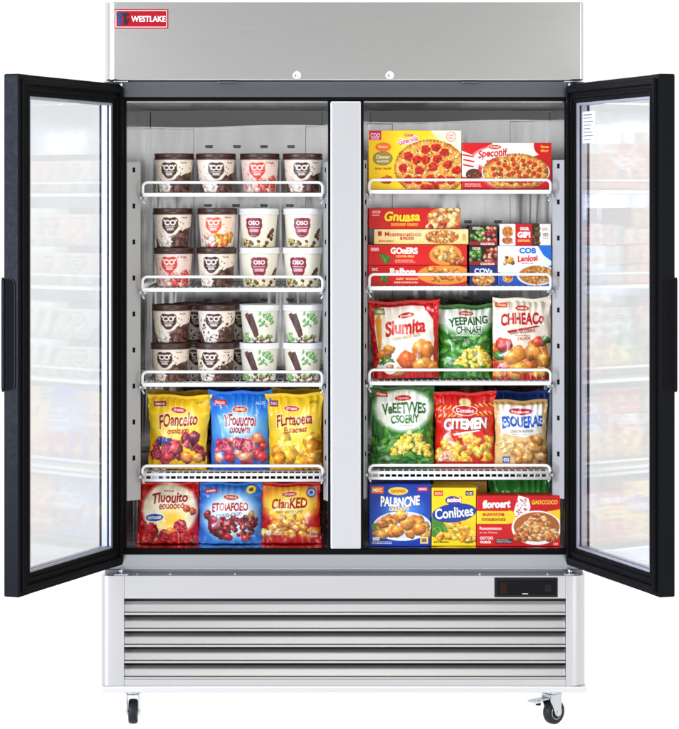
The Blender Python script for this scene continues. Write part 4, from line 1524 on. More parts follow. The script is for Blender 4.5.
bag('snack_bag', 259.5, 485, 320, ZFLOOR, 0.125, 0.10, a, 'red and yellow bag of golden nuts with a round blue seal', 5, 0, 6, 'bag', 'frozen bags on the cabinet floor', 0.03, 0.4, -0.05)
back_bag(152, 482, 214, ZFLOOR, 0.25, (0.55, 0.06, 0.08), [CHER, RASP], 91, 'dark red bag showing behind the cream fruit bag on the cabinet floor', 'Luouo', WHI)
back_bag(226, 481, 288, ZFLOOR, 0.25, (0.50, 0.07, 0.08), [CHER, RASP], 92, 'dark red bag showing between the cherry bag and the nut bag', 'Ruaoo', WHI)
back_bag(268, 482, 326, ZFLOOR, 0.36, (0.60, 0.08, 0.08), [GOLD, RASP], 93, 'dark red bag deep behind the nut bag on the cabinet floor', 'Cuoao', WHI)

# ------------------------------------------------------------------ right side


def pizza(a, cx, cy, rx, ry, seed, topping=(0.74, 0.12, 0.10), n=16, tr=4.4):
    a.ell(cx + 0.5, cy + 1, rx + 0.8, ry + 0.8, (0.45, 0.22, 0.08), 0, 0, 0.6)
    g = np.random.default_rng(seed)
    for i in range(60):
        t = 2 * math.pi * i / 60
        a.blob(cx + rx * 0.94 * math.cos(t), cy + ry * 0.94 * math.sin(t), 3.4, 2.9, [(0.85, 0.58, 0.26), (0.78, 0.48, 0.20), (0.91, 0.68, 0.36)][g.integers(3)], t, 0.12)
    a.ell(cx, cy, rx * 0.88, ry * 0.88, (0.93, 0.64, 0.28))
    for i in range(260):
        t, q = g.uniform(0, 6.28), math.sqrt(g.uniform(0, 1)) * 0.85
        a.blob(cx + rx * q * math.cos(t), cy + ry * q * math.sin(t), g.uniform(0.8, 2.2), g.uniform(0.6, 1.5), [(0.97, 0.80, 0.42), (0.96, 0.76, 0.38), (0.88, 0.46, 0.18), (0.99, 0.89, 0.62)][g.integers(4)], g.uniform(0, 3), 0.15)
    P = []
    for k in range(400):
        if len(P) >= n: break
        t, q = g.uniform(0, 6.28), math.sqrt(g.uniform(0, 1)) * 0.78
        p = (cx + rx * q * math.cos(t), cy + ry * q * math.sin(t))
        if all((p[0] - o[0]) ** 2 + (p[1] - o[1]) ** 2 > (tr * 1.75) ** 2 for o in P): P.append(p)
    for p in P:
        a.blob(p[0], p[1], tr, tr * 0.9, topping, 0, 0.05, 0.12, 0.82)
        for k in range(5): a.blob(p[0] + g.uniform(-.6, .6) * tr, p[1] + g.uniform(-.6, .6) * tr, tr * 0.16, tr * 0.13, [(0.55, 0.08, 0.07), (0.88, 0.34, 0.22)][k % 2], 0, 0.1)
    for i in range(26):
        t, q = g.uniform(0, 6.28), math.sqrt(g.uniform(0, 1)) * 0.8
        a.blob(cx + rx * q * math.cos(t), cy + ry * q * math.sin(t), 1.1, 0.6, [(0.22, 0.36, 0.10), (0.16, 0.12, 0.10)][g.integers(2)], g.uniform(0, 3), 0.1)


GB = 'cartons on the right shelves'
# yellow pepperoni pizza box
a = Art(93.5, 60, (0.97, 0.80, 0.12))
a.poly([(62, 0), (93.5, 0), (93.5, 26), (84, 16), (70, 9)], (0.95, 0.92, 0.80))
a.ell(72, 14, 20, 16, (0.97, 0.90, 0.66), 0, 0.9, 0.7)
pizza(a, 62, 38, 35, 27, 3, n=22, tr=5.0)
a.line(30, 26, 58, 40, 0.7, (0.70, 0.36, 0.12)); a.line(58, 40, 90, 28, 0.7, (0.72, 0.38, 0.14)); a.line(58, 40, 66, 60, 0.7, (0.72, 0.38, 0.14)); a.line(58, 40, 60, 14, 0.6, (0.72, 0.38, 0.14))
tagbox(a, 7, 5.2, 12, 9.5, (0.78, 0.12, 0.36), 'COO', 0.0)
a.text('oouc', 7, 8.6, 8, 1.6, (0.98, 0.9, 0.92), 0.02)
a.text('lona', 41, 4.6, 9, 3.6, (0.78, 0.20, 0.48), 0.03)
a.text('Gpecviis', 40, 11, 20, 7.5, (0.86, 0.24, 0.50), 0.016, -0.22, 0, 0.15, (1, 0.98, 0.95), 0.09, 0.04)
a.ell(15, 17, 8, 4.6, (0.94, 0.46, 0.16)); a.text('0otor', 15, 16.6, 10, 2.6, (1, 0.9, 0.7), 0.03)
a.ell(14.5, 28.5, 10, 7.2, (0.55, 0.50, 0.24)); a.ell(14.5, 28.5, 8.8, 6.2, (0.62, 0.56, 0.30))
a.text('Clovor', 14.5, 27, 14, 3.4, (0.98, 0.95, 0.8), 0.03); a.text('aucoooa', 14.5, 31.5, 12, 2, (0.98, 0.95, 0.8), 0.02)
a.text('coor oooir', 15, 38.5, 17, 2.6, (0.55, 0.30, 0.08), 0.03)
a.blob(18, 50, 6.5, 4.5, (0.86, 0.40, 0.18), 0, 0.2); a.blob(15, 49, 2, 1.6, (0.70, 0.14, 0.10)); a.blob(21, 51, 2, 1.6, (0.70, 0.14, 0.10))
a.ell(83, 6.5, 5, 5, (0.80, 0.45, 0.40)); a.ell(83, 6.5, 4.2, 4.2, (0.97, 0.93, 0.86)); a.text('coo', 83, 5.2, 5.5, 2, (0.75, 0.2, 0.2), 0.02); a.text('ouo', 83, 8, 5, 1.7, (0.75, 0.2, 0.2), 0.02)
carton('pizza_box', 368.5, 130.5, 461.5, ZR[0], 0.130, 0.055, a, 'large yellow pizza box with a pepperoni pizza on its front', 'box', 0, GB)

# red pizza box
a = Art(90, 47, (0.82, 0.08, 0.09))
a.poly([(0, 8), (10, 12), (17, 20), (16, 33), (26, 38), (0, 34)], (0.96, 0.93, 0.88))
a.ell(34, 14, 27, 12, (0.98, 0.95, 0.90), -0.1, 0.25); a.poly([(30, 0), (76, 0), (78, 12), (40, 22)], (0.97, 0.94, 0.88))
a.ell(50, 30, 34, 20, (0.98, 0.93, 0.84), 0, 0.3)
for q in ((1, 12), (2, 17), (1.5, 22)): a.line(q[0], q[1], q[0] + 10, q[1] + 2, 1.6, (0.82, 0.08, 0.09))
a.ell(54, 29.5, 34, 17.5, (0.96, 0.93, 0.88))
pizza(a, 54, 29, 31.5, 16, 8, (0.78, 0.24, 0.12), 30, 2.6)
logo(a, 33, 4.4, 13, 4, (0.78, 0.08, 0.10))
a.text('Speconif', 31, 11.5, 29, 10.5, (0.78, 0.06, 0.10), 0.02, -0.08, 0.8, 0.12, (1, 0.98, 0.95), 0.04, 0.05)
a.text('auco ouo', 31, 18, 13, 2.6, (0.78, 0.10, 0.12), 0.04, -0.1)
a.ell(12, 32, 8, 6, (0.34, 0.22, 0.14)); a.heap(6, 29, 18, 36, 12, 2, [(0.5, 0.3, 0.2), (0.3, 0.2, 0.12), (0.6, 0.2, 0.14)], 4)
a.ell(84, 3, 12, 11, (0.84, 0.07, 0.09)); a.text('Srae', 83, 4, 8, 2.6, (1, 0.85, 0.3), 0.03); a.text('00tor', 83, 8, 8, 2.4, (1, 0.85, 0.3), 0.03)
a.smalls(3, 40.5, 20, 44.5, 2, (0.98, 0.92, 0.9), 8)
a.rect(0, 45.5, 90, 47, (0.7, 0.05, 0.07))
carton('pizza_box', 462, 143, 551.5, ZR[0], 0.130, 0.055, a, 'red and white pizza box standing right of the yellow pizza box', 'box', 0, GB)

# stack of flat cartons on the second shelf
YC = 0.130


def level(py):
    return Z(py, YC)


z0 = ZR[1]


def snack(a, cx, cy, rx, ry, seed, cols, n=30, r=2.2):
    a.ell(cx, cy, rx, ry, (0.78, 0.50, 0.24))
    g = np.random.default_rng(seed)
    for i in range(n):
        t, q = g.uniform(0, 6.28), math.sqrt(g.uniform(0, 1)) * 0.92
        a.blob(cx + rx * q * math.cos(t), cy + ry * q * math.sin(t), r * g.uniform(0.7, 1.2), r * 0.75, cols[g.integers(len(cols))], g.uniform(0, 3), 0.25)


CRUST = [(0.90, 0.66, 0.36), (0.82, 0.52, 0.24), (0.95, 0.78, 0.52), (0.70, 0.36, 0.18)]
# bottom: red box with oval bread
h1 = level(265.7)
a = Art(98.5, 20, (0.80, 0.10, 0.10))
a.ell(76, 9, 27, 10, (0.90, 0.58, 0.22)); a.heap(58, 3, 94, 15, 26, 3.2, [(0.95, 0.72, 0.36), (0.86, 0.50, 0.22), (0.97, 0.82, 0.55)], 2, 0.7)
a.text('Rallvva', 35, 6, 26, 6.6, (0.98, 0.95, 0.9), 0.035); a.text('coir oouco', 39, 12.8, 22, 2.6, (0.98, 0.9, 0.6), 0.02); a.smalls(26, 15.5, 50, 18.5, 1, (0.95, 0.8, 0.7), 3)
a.text('oc', 7, 4, 6, 3, (0.98, 0.9, 0.9), 0.03)
for i in range(5): a.leaf(16 + 1.6 * math.cos(i), 12 + math.sin(i * 1.7) * 2, 3.6, 1.6, i * 1.3, (0.22, 0.52, 0.16))
carton('snack_box', 368, 265.7, 467, z0, YC, 0.22, a, 'long red snack box with an oval bread, lowest of the stacked flat boxes', 'box', 0, GB)
z1 = h1 + 0.0008
a = Art(98.5, 20.5, (0.82, 0.11, 0.10))
a.ell(77, 10, 16, 10.5, (0.88, 0.56, 0.26)); a.blob(77, 9, 13, 8.5, (0.90, 0.62, 0.30), 0.2, 0.2, 0.1); a.heap(66, 3, 90, 18, 10, 3.4, [(0.92, 0.66, 0.34), (0.84, 0.50, 0.22), (0.95, 0.76, 0.46)], 3, 0.8); a.heap(86, 12, 96, 19, 8, 2, [(0.6, 0.26, 0.14), (0.8, 0.5, 0.3)], 7)
a.text('GOnERS', 36, 6, 27, 6.6, (0.98, 0.95, 0.9), 0.04); a.text('coovu-ouo', 37, 11.4, 18, 2.2, (0.98, 0.85, 0.4), 0.02); a.smalls(27, 14.5, 50, 18, 2, (0.95, 0.8, 0.7), 4)
a.text('000', 7, 4.6, 8, 3.6, (0.98, 0.9, 0.9), 0.03)
for i in range(6): a.leaf(17 + 2.4 * math.cos(i * 1.2), 13 + math.sin(i * 1.7) * 2.6, 4, 1.8, i * 1.1, (0.25, 0.56, 0.18))
carton('snack_box', 368, 245.0, 467, z1, YC + 0.002, 0.22, a, 'long red snack box with a golden bun, second from the bottom of the flat stack', 'box', 0, GB)
z2 = level(245.0) + 0.0012
a = Art(94.5, 16, (0.95, 0.84, 0.60))
a.fade(9, 16, (0.96, 0.78, 0.42), 0.7)
snack(a, 68, 8, 17, 7, 9, CRUST, 46, 2.0)
a.text('Mcamacuaicco', 29, 5.2, 36, 4.4, (0.66, 0.12, 0.10), 0.02); a.text('ancco', 33, 9.5, 14, 3.2, (0.66, 0.12, 0.10), 0.03); a.smalls(5, 11, 24, 14, 1, (0.6, 0.3, 0.2), 5); a.rect(4, 2.4, 8, 7, (0.75, 0.16, 0.14))
a.rect(88, 5, 92, 12, (0.85, 0.66, 0.4))
carton('snack_box', 374, 229.3, 468.5, z2, YC + 0.006, 0.20, a, 'narrow cream coloured snack box between the red boxes of the flat stack', 'box', 0, GB)
z3 = level(229.3) + 0.0016
a = Art(92, 21, (0.78, 0.10, 0.10))
a.ell(77, 10, 18, 11, (0.80, 0.46, 0.20)); a.heap(60, 1, 92, 20, 34, 3.6, [(0.92, 0.66, 0.36), (0.80, 0.42, 0.20), (0.96, 0.80, 0.55), (0.70, 0.26, 0.16)], 5, 0.8)
a.text('Gnuasa', 34, 8.5, 36, 10, (0.98, 0.80, 0.16), 0.03, 0, 0, 0.12, (0.5, 0.02, 0.04), 0.05, 0.05)
a.text('auocuoon cauaoo', 36, 16.4, 27, 3, (0.98, 0.75, 0.2), 0.02)
a.text('OCO', 8, 4, 8, 2.8, (0.98, 0.9, 0.9), 0.03); a.smalls(4, 6.5, 12, 8.5, 1, (0.98, 0.9, 0.9), 6)
carton('snack_box', 368.5, 208.3, 460.5, z3, YC + 0.004, 0.20, a, 'red snack box with yellow lettering on top of the flat stack', 'box', 0, GB)

# small packs in the middle


def small_pack(py0, zb_, ver, label):
    a = Art(28, 19, (0.16, 0.12, 0.10) if ver < 2 else (0.10, 0.20, 0.46))
    if ver < 2:
        a.heap(1, 3, 13, 14, 12, 2.6, [(0.30, 0.52, 0.20), (0.24, 0.44, 0.14), (0.5, 0.66, 0.34)], 3 + ver, 0.7)
        a.heap(13, 2, 27, 16, 24, 2.0, [(0.80, 0.36, 0.26), (0.68, 0.20, 0.18), (0.88, 0.66, 0.50), (0.5, 0.1, 0.1)], 4 + ver)
        a.rect(0, 15, 28, 19, (0.56, 0.12, 0.14)); a.text('ouceoa', 18, 17, 14, 2.4, (0.95, 0.85, 0.8), 0.03)
        a.text('000', 7, 2.4, 8, 2.6, (0.9, 0.85, 0.8), 0.03)
    else:
        a.ell(14, 13, 11, 6, (0.85, 0.62, 0.34)); a.heap(5, 8, 24, 17, 22, 2, CRUST, 5)
        a.text('COVa', 14, 5, 18, 5, (0.92, 0.94, 1), 0.04)
    return carton('food_pack', 469.5, py0, 497.5, zb_, YC + 0.008, 0.16, a, label, 'box', 0, GB)


small_pack(266.0, z0, 2, 'small dark blue food pack at the bottom of the short middle stack')
zz = Z(266.0, YC + 0.008) + 0.001
small_pack(246.2, zz, 0, 'small black food pack with green leaves, middle of the short stack')
zz = Z(246.2, YC + 0.008) + 0.0014
small_pack(226.0, zz, 1, 'small black food pack with green leaves, on top of the short stack')

# white and blue box, with the white and red box on it
a = Art(54, 41, (0.93, 0.95, 0.98))
a.poly([(0, 41), (0, 27), (14, 31), (54, 20), (54, 41)], (0.12, 0.36, 0.74)); a.poly([(40, 0), (54, 0), (54, 16), (46, 10)], (0.16, 0.46, 0.82))
a.ell(39, 30, 20, 11, (0.93, 0.95, 0.98)); snack(a, 39, 30, 18, 9.5, 11, [(0.88, 0.60, 0.28), (0.80, 0.48, 0.18), (0.94, 0.74, 0.44)], 60, 2.2)
a.text('COB', 30, 5, 17, 6, (0.12, 0.42, 0.80), 0.04)
a.text('Lanlosi', 30, 13, 20, 6.4, (0.86, 0.22, 0.14), 0.03, -0.05, 0, 0.1, None, 0, 0.05); a.smalls(24, 17, 38, 19, 1, (0.86, 0.22, 0.14), 7)
a.blob(12, 15, 5, 4.2, (0.90, 0.66, 0.30), 0.3, 0.3); a.blob(9, 12, 2, 1.6, (0.45, 0.25, 0.12)); a.blob(15, 18, 2, 1.8, (0.5, 0.3, 0.14)); a.blob(7, 18, 2.4, 2, (0.92, 0.72, 0.4))
a.ell(10, 33, 5.5, 5, (0.85, 0.6, 0.32)); a.heap(6, 30, 14, 36, 9, 1.8, CRUST, 8); a.text('325', 46, 37.5, 7, 2.4, (0.9, 0.95, 1), 0.03)
carton('food_box', 498, 246, 551.5, z0, YC, 0.18, a, 'blue and white food box with a plate of golden bites', 'box', 0, GB)
zz = Z(246, YC) + 0.0008
a = Art(52, 22, (0.95, 0.93, 0.89))
a.rect(16, 0, 40, 22, (0.80, 0.10, 0.11)); a.rect(32.5, 0, 40.5, 22, (0.30, 0.16, 0.10)); a.heap(33, 3, 40, 20, 14, 1.8, [(0.4, 0.3, 0.14), (0.30, 0.40, 0.18), (0.6, 0.3, 0.2)], 4)
a.text('oua', 25, 5, 9, 3.4, WHI, 0.03); a.text('GIPI', 24.5, 11, 13, 6, WHI, 0.05); a.text('coruoa', 24.5, 17, 12, 2.4, (0.98, 0.85, 0.5), 0.03)
snack(a, 8, 8, 5.4, 5.4, 12, [(0.90, 0.62, 0.3), (0.82, 0.46, 0.2)], 20, 1.6); snack(a, 8, 17, 5, 3.6, 13, [(0.90, 0.55, 0.3), (0.75, 0.32, 0.2)], 16, 1.4)
a.text('nm', 46.5, 11, 5, 3.4, (0.5, 0.45, 0.42), 0.03); a.rect(43.5, 14, 49.5, 14.6, (0.6, 0.55, 0.5)); a.smalls(43, 4, 50, 7, 2, (0.6, 0.5, 0.5), 9)
carton('food_box', 499.7, 224, 551, zz, YC + 0.003, 0.17, a, 'low white box with a red middle panel, lying on the blue and white food box', 'box', 0, GB)

# third shelf: three bags -----------------------------------------------
GR3 = 'bags on the third right shelf'
CUT = [(0.90, 0.56, 0.22), (0.86, 0.46, 0.18), (0.94, 0.66, 0.32)]
a = Art(76, 79, (0.96, 0.93, 0.88))
a.rect(0, 0, 76, 6, (0.74, 0.07, 0.09)); a.poly([(0, 0), (24, 0), (7, 11), (5, 28), (8, 60), (0, 79)], (0.76, 0.08, 0.10)); a.poly([(54, 0), (76, 0), (76, 79), (70, 72), (71, 40), (69, 20)], (0.80, 0.08, 0.10))
a.poly([(6, 20), (14, 10), (12, 40), (8, 56)], (0.92, 0.62, 0.20)); a.rect(0, 68, 76, 79, (0.74, 0.08, 0.09)); 
a.ell(38, 30, 30, 20, (0.99, 0.97, 0.94), 0, 0.6)
a.blob(55, 50, 10, 10.5, (0.93, 0.56, 0.22), 0, 0.35, 0.09); a.blob(63, 51, 8.5, 10, (0.90, 0.50, 0.18), 0.2, 0.35, 0.09); a.blob(14, 54, 9, 6, (0.86, 0.48, 0.18), -0.2, 0.3); a.blob(20, 49, 7, 4.5, (0.90, 0.58, 0.22), 0.2, 0.3)
a.blob(40, 61, 12, 10, (0.88, 0.40, 0.16), 0.3, 0.35, 0.09); a.blob(58, 65, 12, 7.5, (0.93, 0.62, 0.26), -0.2, 0.35, 0.08); a.blob(28, 72, 9, 5, (0.92, 0.60, 0.25), 0, 0.3); a.blob(70, 68, 7, 6, (0.92, 0.58, 0.22), 0, 0.3)
for i in range(7): a.leaf(16 + 5 * math.cos(i * 1.1), 62 + 2.6 * math.sin(i * 2.1), 4.6, 2, i * 0.9, (0.34, 0.55, 0.18))
a.ell(20, 68, 8, 6.2, (0.97, 0.97, 0.95)); a.blob(20, 67, 4.5, 3, (0.85, 0.6, 0.5))
tagbox(a, 12, 11, 11, 6.5, (0.46, 0.62, 0.20), 'oao', -0.1); tagbox(a, 66, 9.5, 11, 6, (0.84, 0.10, 0.12), 'GUB', 0.5)
logo(a, 40, 15.5, 17, 5.4, (0.72, 0.08, 0.10), 'Dnuolo', -0.1)
a.text('Slumita', 39, 27, 45, 15, (0.80, 0.08, 0.10), 0.03, -0.07, 1.0, 0.12, (1, 0.95, 0.85), 0.04, 0.06)
a.text('cnooo-cauoo auco', 39, 37, 33, 3.4, (0.66, 0.55, 0.15), 0.02, -0.14)
bag('snack_bag', 368.5, 302.5, 444, ZR[2], 0.122, 0.085, a, 'red and white bag of golden nuggets, left end of the third right shelf', 3, -1.6, 7, 'bag', GR3)

a = Art(57, 77, (0.20, 0.46, 0.14))
a.ell(28, 14, 34, 20, (0.86, 0.90, 0.84), 0, 0.35); a.rect(0, 5, 57, 20, (0.88, 0.91, 0.86), 0.8); a.rect(0, 0, 57, 5, (0.22, 0.42, 0.16))
for i in range(34):
    g_ = np.random.default_rng(i + 900)
    a.leaf(g_.uniform(2, 55), g_.uniform(34, 70), 7, 3.2, g_.uniform(-1.5, 1.5), [(0.22, 0.52, 0.16), (0.30, 0.60, 0.20), (0.14, 0.40, 0.10), (0.40, 0.66, 0.28)][i % 4])
a.heap(18, 43, 56, 64, 80, 2.7, [(0.96, 0.84, 0.30), (0.98, 0.90, 0.46), (0.90, 0.74, 0.20)], 14, 0.9, 0.4, True)
for i in range(12):
    g_ = np.random.default_rng(i + 700)
    a.leaf(g_.uniform(2, 40), g_.uniform(64, 74), 8, 3, g_.uniform(-0.4, 0.4), [(0.16, 0.44, 0.12), (0.30, 0.58, 0.2)][i % 2])
logo(a, 29, 9.5, 15, 4.6, (0.72, 0.14, 0.12), 'cuooo', -0.05)
a.text('YEEPAING', 31, 17.5, 40, 9, (0.12, 0.34, 0.12), 0.03, -0.08, 1.0, 0, (0.97, 0.98, 0.95), 0.05, 0.06)
a.text('CHNAH', 31, 26.5, 26, 8, (0.14, 0.36, 0.12), 0.03, -0.04, 0, 0, (0.97, 0.98, 0.95), 0.05, 0.06)
a.smalls(18, 31.5, 44, 33.5, 1, (0.9, 0.95, 0.85), 11)
bag('vegetable_bag', 438, 305.5, 494.5, ZR[2], 0.150, 0.08, a, 'green vegetable bag with yellow corn, middle of the third right shelf', 3, 0, 8, 'bag', GR3, 0.04, 0.5, 0.0)

a = Art(59.5, 82, (0.95, 0.90, 0.82))
a.fade(50, 82, (0.93, 0.62, 0.22), 0.6)
a.poly([(0, 60), (0, 82), (59.5, 82), (59.5, 70), (30, 76)], (0.78, 0.12, 0.10))
a.heap(1, 48, 58, 76, 20, 8.0, CUT, 17, 0.8, 0.3); a.blob(11, 47, 8.5, 8, (0.80, 0.20, 0.12), 0, 0.45); a.blob(46, 44, 8, 5.5, (0.86, 0.34, 0.20), -0.2, 0.4); a.blob(54, 42, 5, 4, (0.30, 0.50, 0.16), 0.4); a.blob(6, 58, 6, 5, (0.30, 0.5, 0.18), 0.3)
a.blob(22, 58, 12, 8, (0.92, 0.60, 0.22), -0.4, 0.35, 0.09); a.blob(40, 55, 9.5, 8, (0.90, 0.56, 0.20), 0.3, 0.35, 0.09); a.blob(52, 62, 9, 8, (0.92, 0.62, 0.24), 0.3, 0.35, 0.09); a.blob(28, 71, 11, 6, (0.94, 0.66, 0.24), 0, 0.3); a.blob(47, 75, 10, 5, (0.95, 0.72, 0.2), 0, 0.35)
tagbox(a, 9, 7, 12, 5, (0.86, 0.28, 0.12), 'oouoc', 0, (1, 0.9, 0.7)); logo(a, 30, 10.5, 14, 5, (0.78, 0.10, 0.10), 'auca', -0.04)
a.text('CHHEACo', 30, 21, 44, 12, (0.72, 0.06, 0.09), 0.03, -0.04, 0.6, 0.05, None, 0, 0.05)
a.poly([(14, 33), (44, 27.6), (48, 28.4), (16, 35.4)], (0.76, 0.08, 0.10)); a.text('cooucoaeo', 30, 33.5, 26, 3.4, (0.5, 0.2, 0.12), 0.02, -0.12)
a.text('TAUOE', 31, 40.5, 14, 3.4, (0.76, 0.16, 0.12), 0.03, -0.05); a.smalls(22, 37, 38, 38.4, 1, (0.6, 0.4, 0.3), 12)
bag('snack_bag', 493, 298.8, 552.5, ZR[2], 0.124, 0.07, a, 'tall cream bag of fried nuggets with a tomato, right end of the third right shelf', 1.5, 0, 9, 'bag', GR3, 0.02, 0.8, 0.0)
back_bag(380, 300, 436, ZR[2], 0.245, (0.45, 0.28, 0.10), [GOLD, PEACH], 94, 'brown bag hidden behind the red and white nugget bag', 'Toauo', WHI)
back_bag(446, 301, 506, ZR[2], 0.27, (0.20, 0.24, 0.12), [GOLD, (0.3, 0.5, 0.2)], 95, 'dark olive bag whose top shows above the green corn bag', 'Vuaoe', WHI)

# fourth shelf ----------------------------------------------------------
GR4 = 'bags on the fourth right shelf'
a = Art(67, 83, (0.18, 0.44, 0.14))
a.ell(34, 24, 34, 24, (0.95, 0.96, 0.93), 0, 0.22); a.rect(7, 12, 60, 34, (0.95, 0.96, 0.93), 0.9)
a.rect(0, 0, 67, 4, (0.16, 0.36, 0.12))
for i in range(44):
    g_ = np.random.default_rng(i + 300)
    a.leaf(g_.uniform(0, 66), g_.uniform(45, 80), 7.5, 3.4, g_.uniform(-1.5, 1.5), [(0.20, 0.50, 0.14), (0.30, 0.60, 0.18), (0.12, 0.36, 0.08), (0.36, 0.62, 0.24)][i % 4])
a.heap(22, 46, 64, 70, 70, 3.1, [(0.96, 0.83, 0.28), (0.98, 0.89, 0.44), (0.90, 0.73, 0.18)], 24, 0.9, 0.4, True)
for i in range(16):
    g_ = np.random.default_rng(i + 500)
    a.leaf(g_.uniform(2, 62), g_.uniform(70, 80), 8, 3, g_.uniform(-0.4, 0.4), [(0.14, 0.42, 0.10), (0.28, 0.56, 0.18)][i % 2])
tagbox(a, 12, 8.5, 13, 4.6, (0.76, 0.12, 0.12), 'ouaea'); logo(a, 34, 12.5, 17, 5.4, (0.78, 0.08, 0.10), 'Cuoroo')
a.text('VeEETVVES', 35, 22.5, 46, 11.5, (0.14, 0.40, 0.12), 0.026, -0.02, 1.0, 0, None, 0, 0.08)
a.text('CSOERIY', 36, 33, 30, 8.5, (0.18, 0.44, 0.14), 0.028, -0.04, 0, 0, None, 0, 0.08)
a.smalls(26, 38.5, 50, 40, 1, (0.4, 0.55, 0.3), 13)
bag('vegetable_bag', 369.5, 387.5, 436, ZR[3], 0.122, 0.085, a, 'white and green vegetable bag picturing corn and lettuce, fourth right shelf', 3, 0, 10, 'bag', GR4, 0.05, 0.4, 0.03)

a = Art(64, 77, (0.82, 0.09, 0.08))
a.fade(4, 30, (0.86, 0.12, 0.08), 0.4)
a.poly([(2, 14), (20, 20), (30, 34), (10, 40)], (0.88, 0.30, 0.12), 0.5); a.poly([(62, 10), (44, 22), (36, 34), (56, 40)], (0.90, 0.34, 0.12), 0.5)
a.heap(4, 44, 60, 70, 56, 4.6, [(0.96, 0.74, 0.22), (0.98, 0.82, 0.34), (0.90, 0.60, 0.14)], 34, 0.85, 0.4)
a.ell(12, 65, 8, 6, (0.92, 0.70, 0.55)); a.heap(7, 62, 17, 69, 8, 2, [(0.8, 0.4, 0.3), (0.95, 0.8, 0.6)], 5)
a.rect(0, 70, 64, 77, (0.72, 0.06, 0.08))
for i in range(8):
    a.leaf(6 + (i % 4) * 5, 16 + (i // 4) * 8, 3.4, 1.0, -0.7, (0.95, 0.66, 0.20)); a.leaf(44 + (i % 4) * 5, 14 + (i // 4) * 8, 3.4, 1.0, 0.7, (0.95, 0.66, 0.20))
a.ell(32, 10.5, 6, 4.4, (0.90, 0.84, 0.56)); a.ell(32, 18.5, 13, 5.4, (0.96, 0.9, 0.8)); a.ell(32, 18.5, 12, 4.6, (0.78, 0.10, 0.10)); a.text('Cuatouo', 32, 18.5, 19, 4.4, WHI, 0.03)
a.text('CITEMEN', 32, 32, 46, 11.5, WHI, 0.04, -0.03, 0.6, 0.06, (0.5, 0.02, 0.04), 0.06, 0.06)
a.poly([(18, 42), (46, 38), (48, 39), (20, 44)], (0.98, 0.94, 0.9)); a.text('auoo', 32, 44.4, 16, 2.6, (0.98, 0.9, 0.7), 0.02)
bag('snack_bag', 433.8, 393.5, 497.5, ZR[3], 0.126, 0.085, a, 'bright red bag of yellow puffs with white lettering', 3, 0, 11, 'bag', GR4, 0.05, 0.4, 0.03)

a = Art(55.5, 72, (0.88, 0.74, 0.50))
a.ell(28, 22, 27, 17, (0.96, 0.95, 0.93), 0, 0.3); a.poly([(6, 6), (50, 6), (50, 34), (30, 39), (6, 34)], (0.96, 0.95, 0.93), 0.9)
a.rect(0, 0, 55.5, 5, (0.74, 0.58, 0.34)); 
for i in range(9): a.leaf(6 + i * 2.4, 44 + i % 4 * 5, 6, 1.5, -0.6 + 0.1 * i, (0.92, 0.74, 0.42))
a.heap(20, 42, 54, 66, 13, 6.6, [(0.86, 0.62, 0.32), (0.90, 0.68, 0.38), (0.80, 0.54, 0.26)], 44, 0.7, 0.35); a.blob(40, 50, 9, 5.5, (0.90, 0.66, 0.36), 0.5, 0.4); a.blob(35, 60, 8, 5.5, (0.86, 0.62, 0.32), -0.5, 0.4); a.blob(48, 60, 6.6, 5.5, (0.88, 0.64, 0.34), 0.2, 0.4)
a.fade(64, 72, (0.70, 0.36, 0.16), 0.8)
a.ell(28, 12, 13, 4, (0.84, 0.84, 0.92)); a.ell(27, 12, 12, 3.4, (0.76, 0.10, 0.16)); a.text('bouauoo', 27, 12, 18, 2.8, WHI, 0.03)
a.text('ESOUERAE', 29, 23, 43, 12, (0.08, 0.34, 0.70), 0.035, -0.02, 0.8, 0, None, 0, 0.08)
a.text('coucoa-auoooa', 28, 32.5, 24, 2.8, (0.45, 0.4, 0.35), 0.01, -0.03); a.smalls(18, 35, 38, 36.6, 1, (0.5, 0.45, 0.4), 4)
a.rect(8, 59, 16, 66, (0.30, 0.40, 0.66)); a.text('02', 12, 62.5, 6, 4, WHI, 0.04)
bag('snack_bag', 494.2, 401.5, 549.5, ZR[3], 0.122, 0.075, a, 'tan and white bag of cashew bites with blue lettering', 3, 0, 12, 'bag', GR4, 0.05, 0.4, 0.03)
back_bag(494, 392.5, 552, ZR[3], 0.225, (0.14, 0.27, 0.58), [GOLD, (0.3, 0.4, 0.7)], 96, 'navy blue bag rising behind the tan cashew bag', 'Esoua', WHI)
back_bag(488, 385, 546, ZR[3], 0.325, (0.28, 0.19, 0.12), [GOLD], 97, 'dark brown bag deep behind the navy blue bag', 'Aouoe', WHI)
back_bag(404, 386, 462, ZR[3], 0.25, (0.10, 0.24, 0.09), [(0.3, 0.5, 0.2), (0.9, 0.8, 0.3)], 98, 'dark green bag showing between the vegetable bag and the red puff bag', 'Veaoe', WHI)

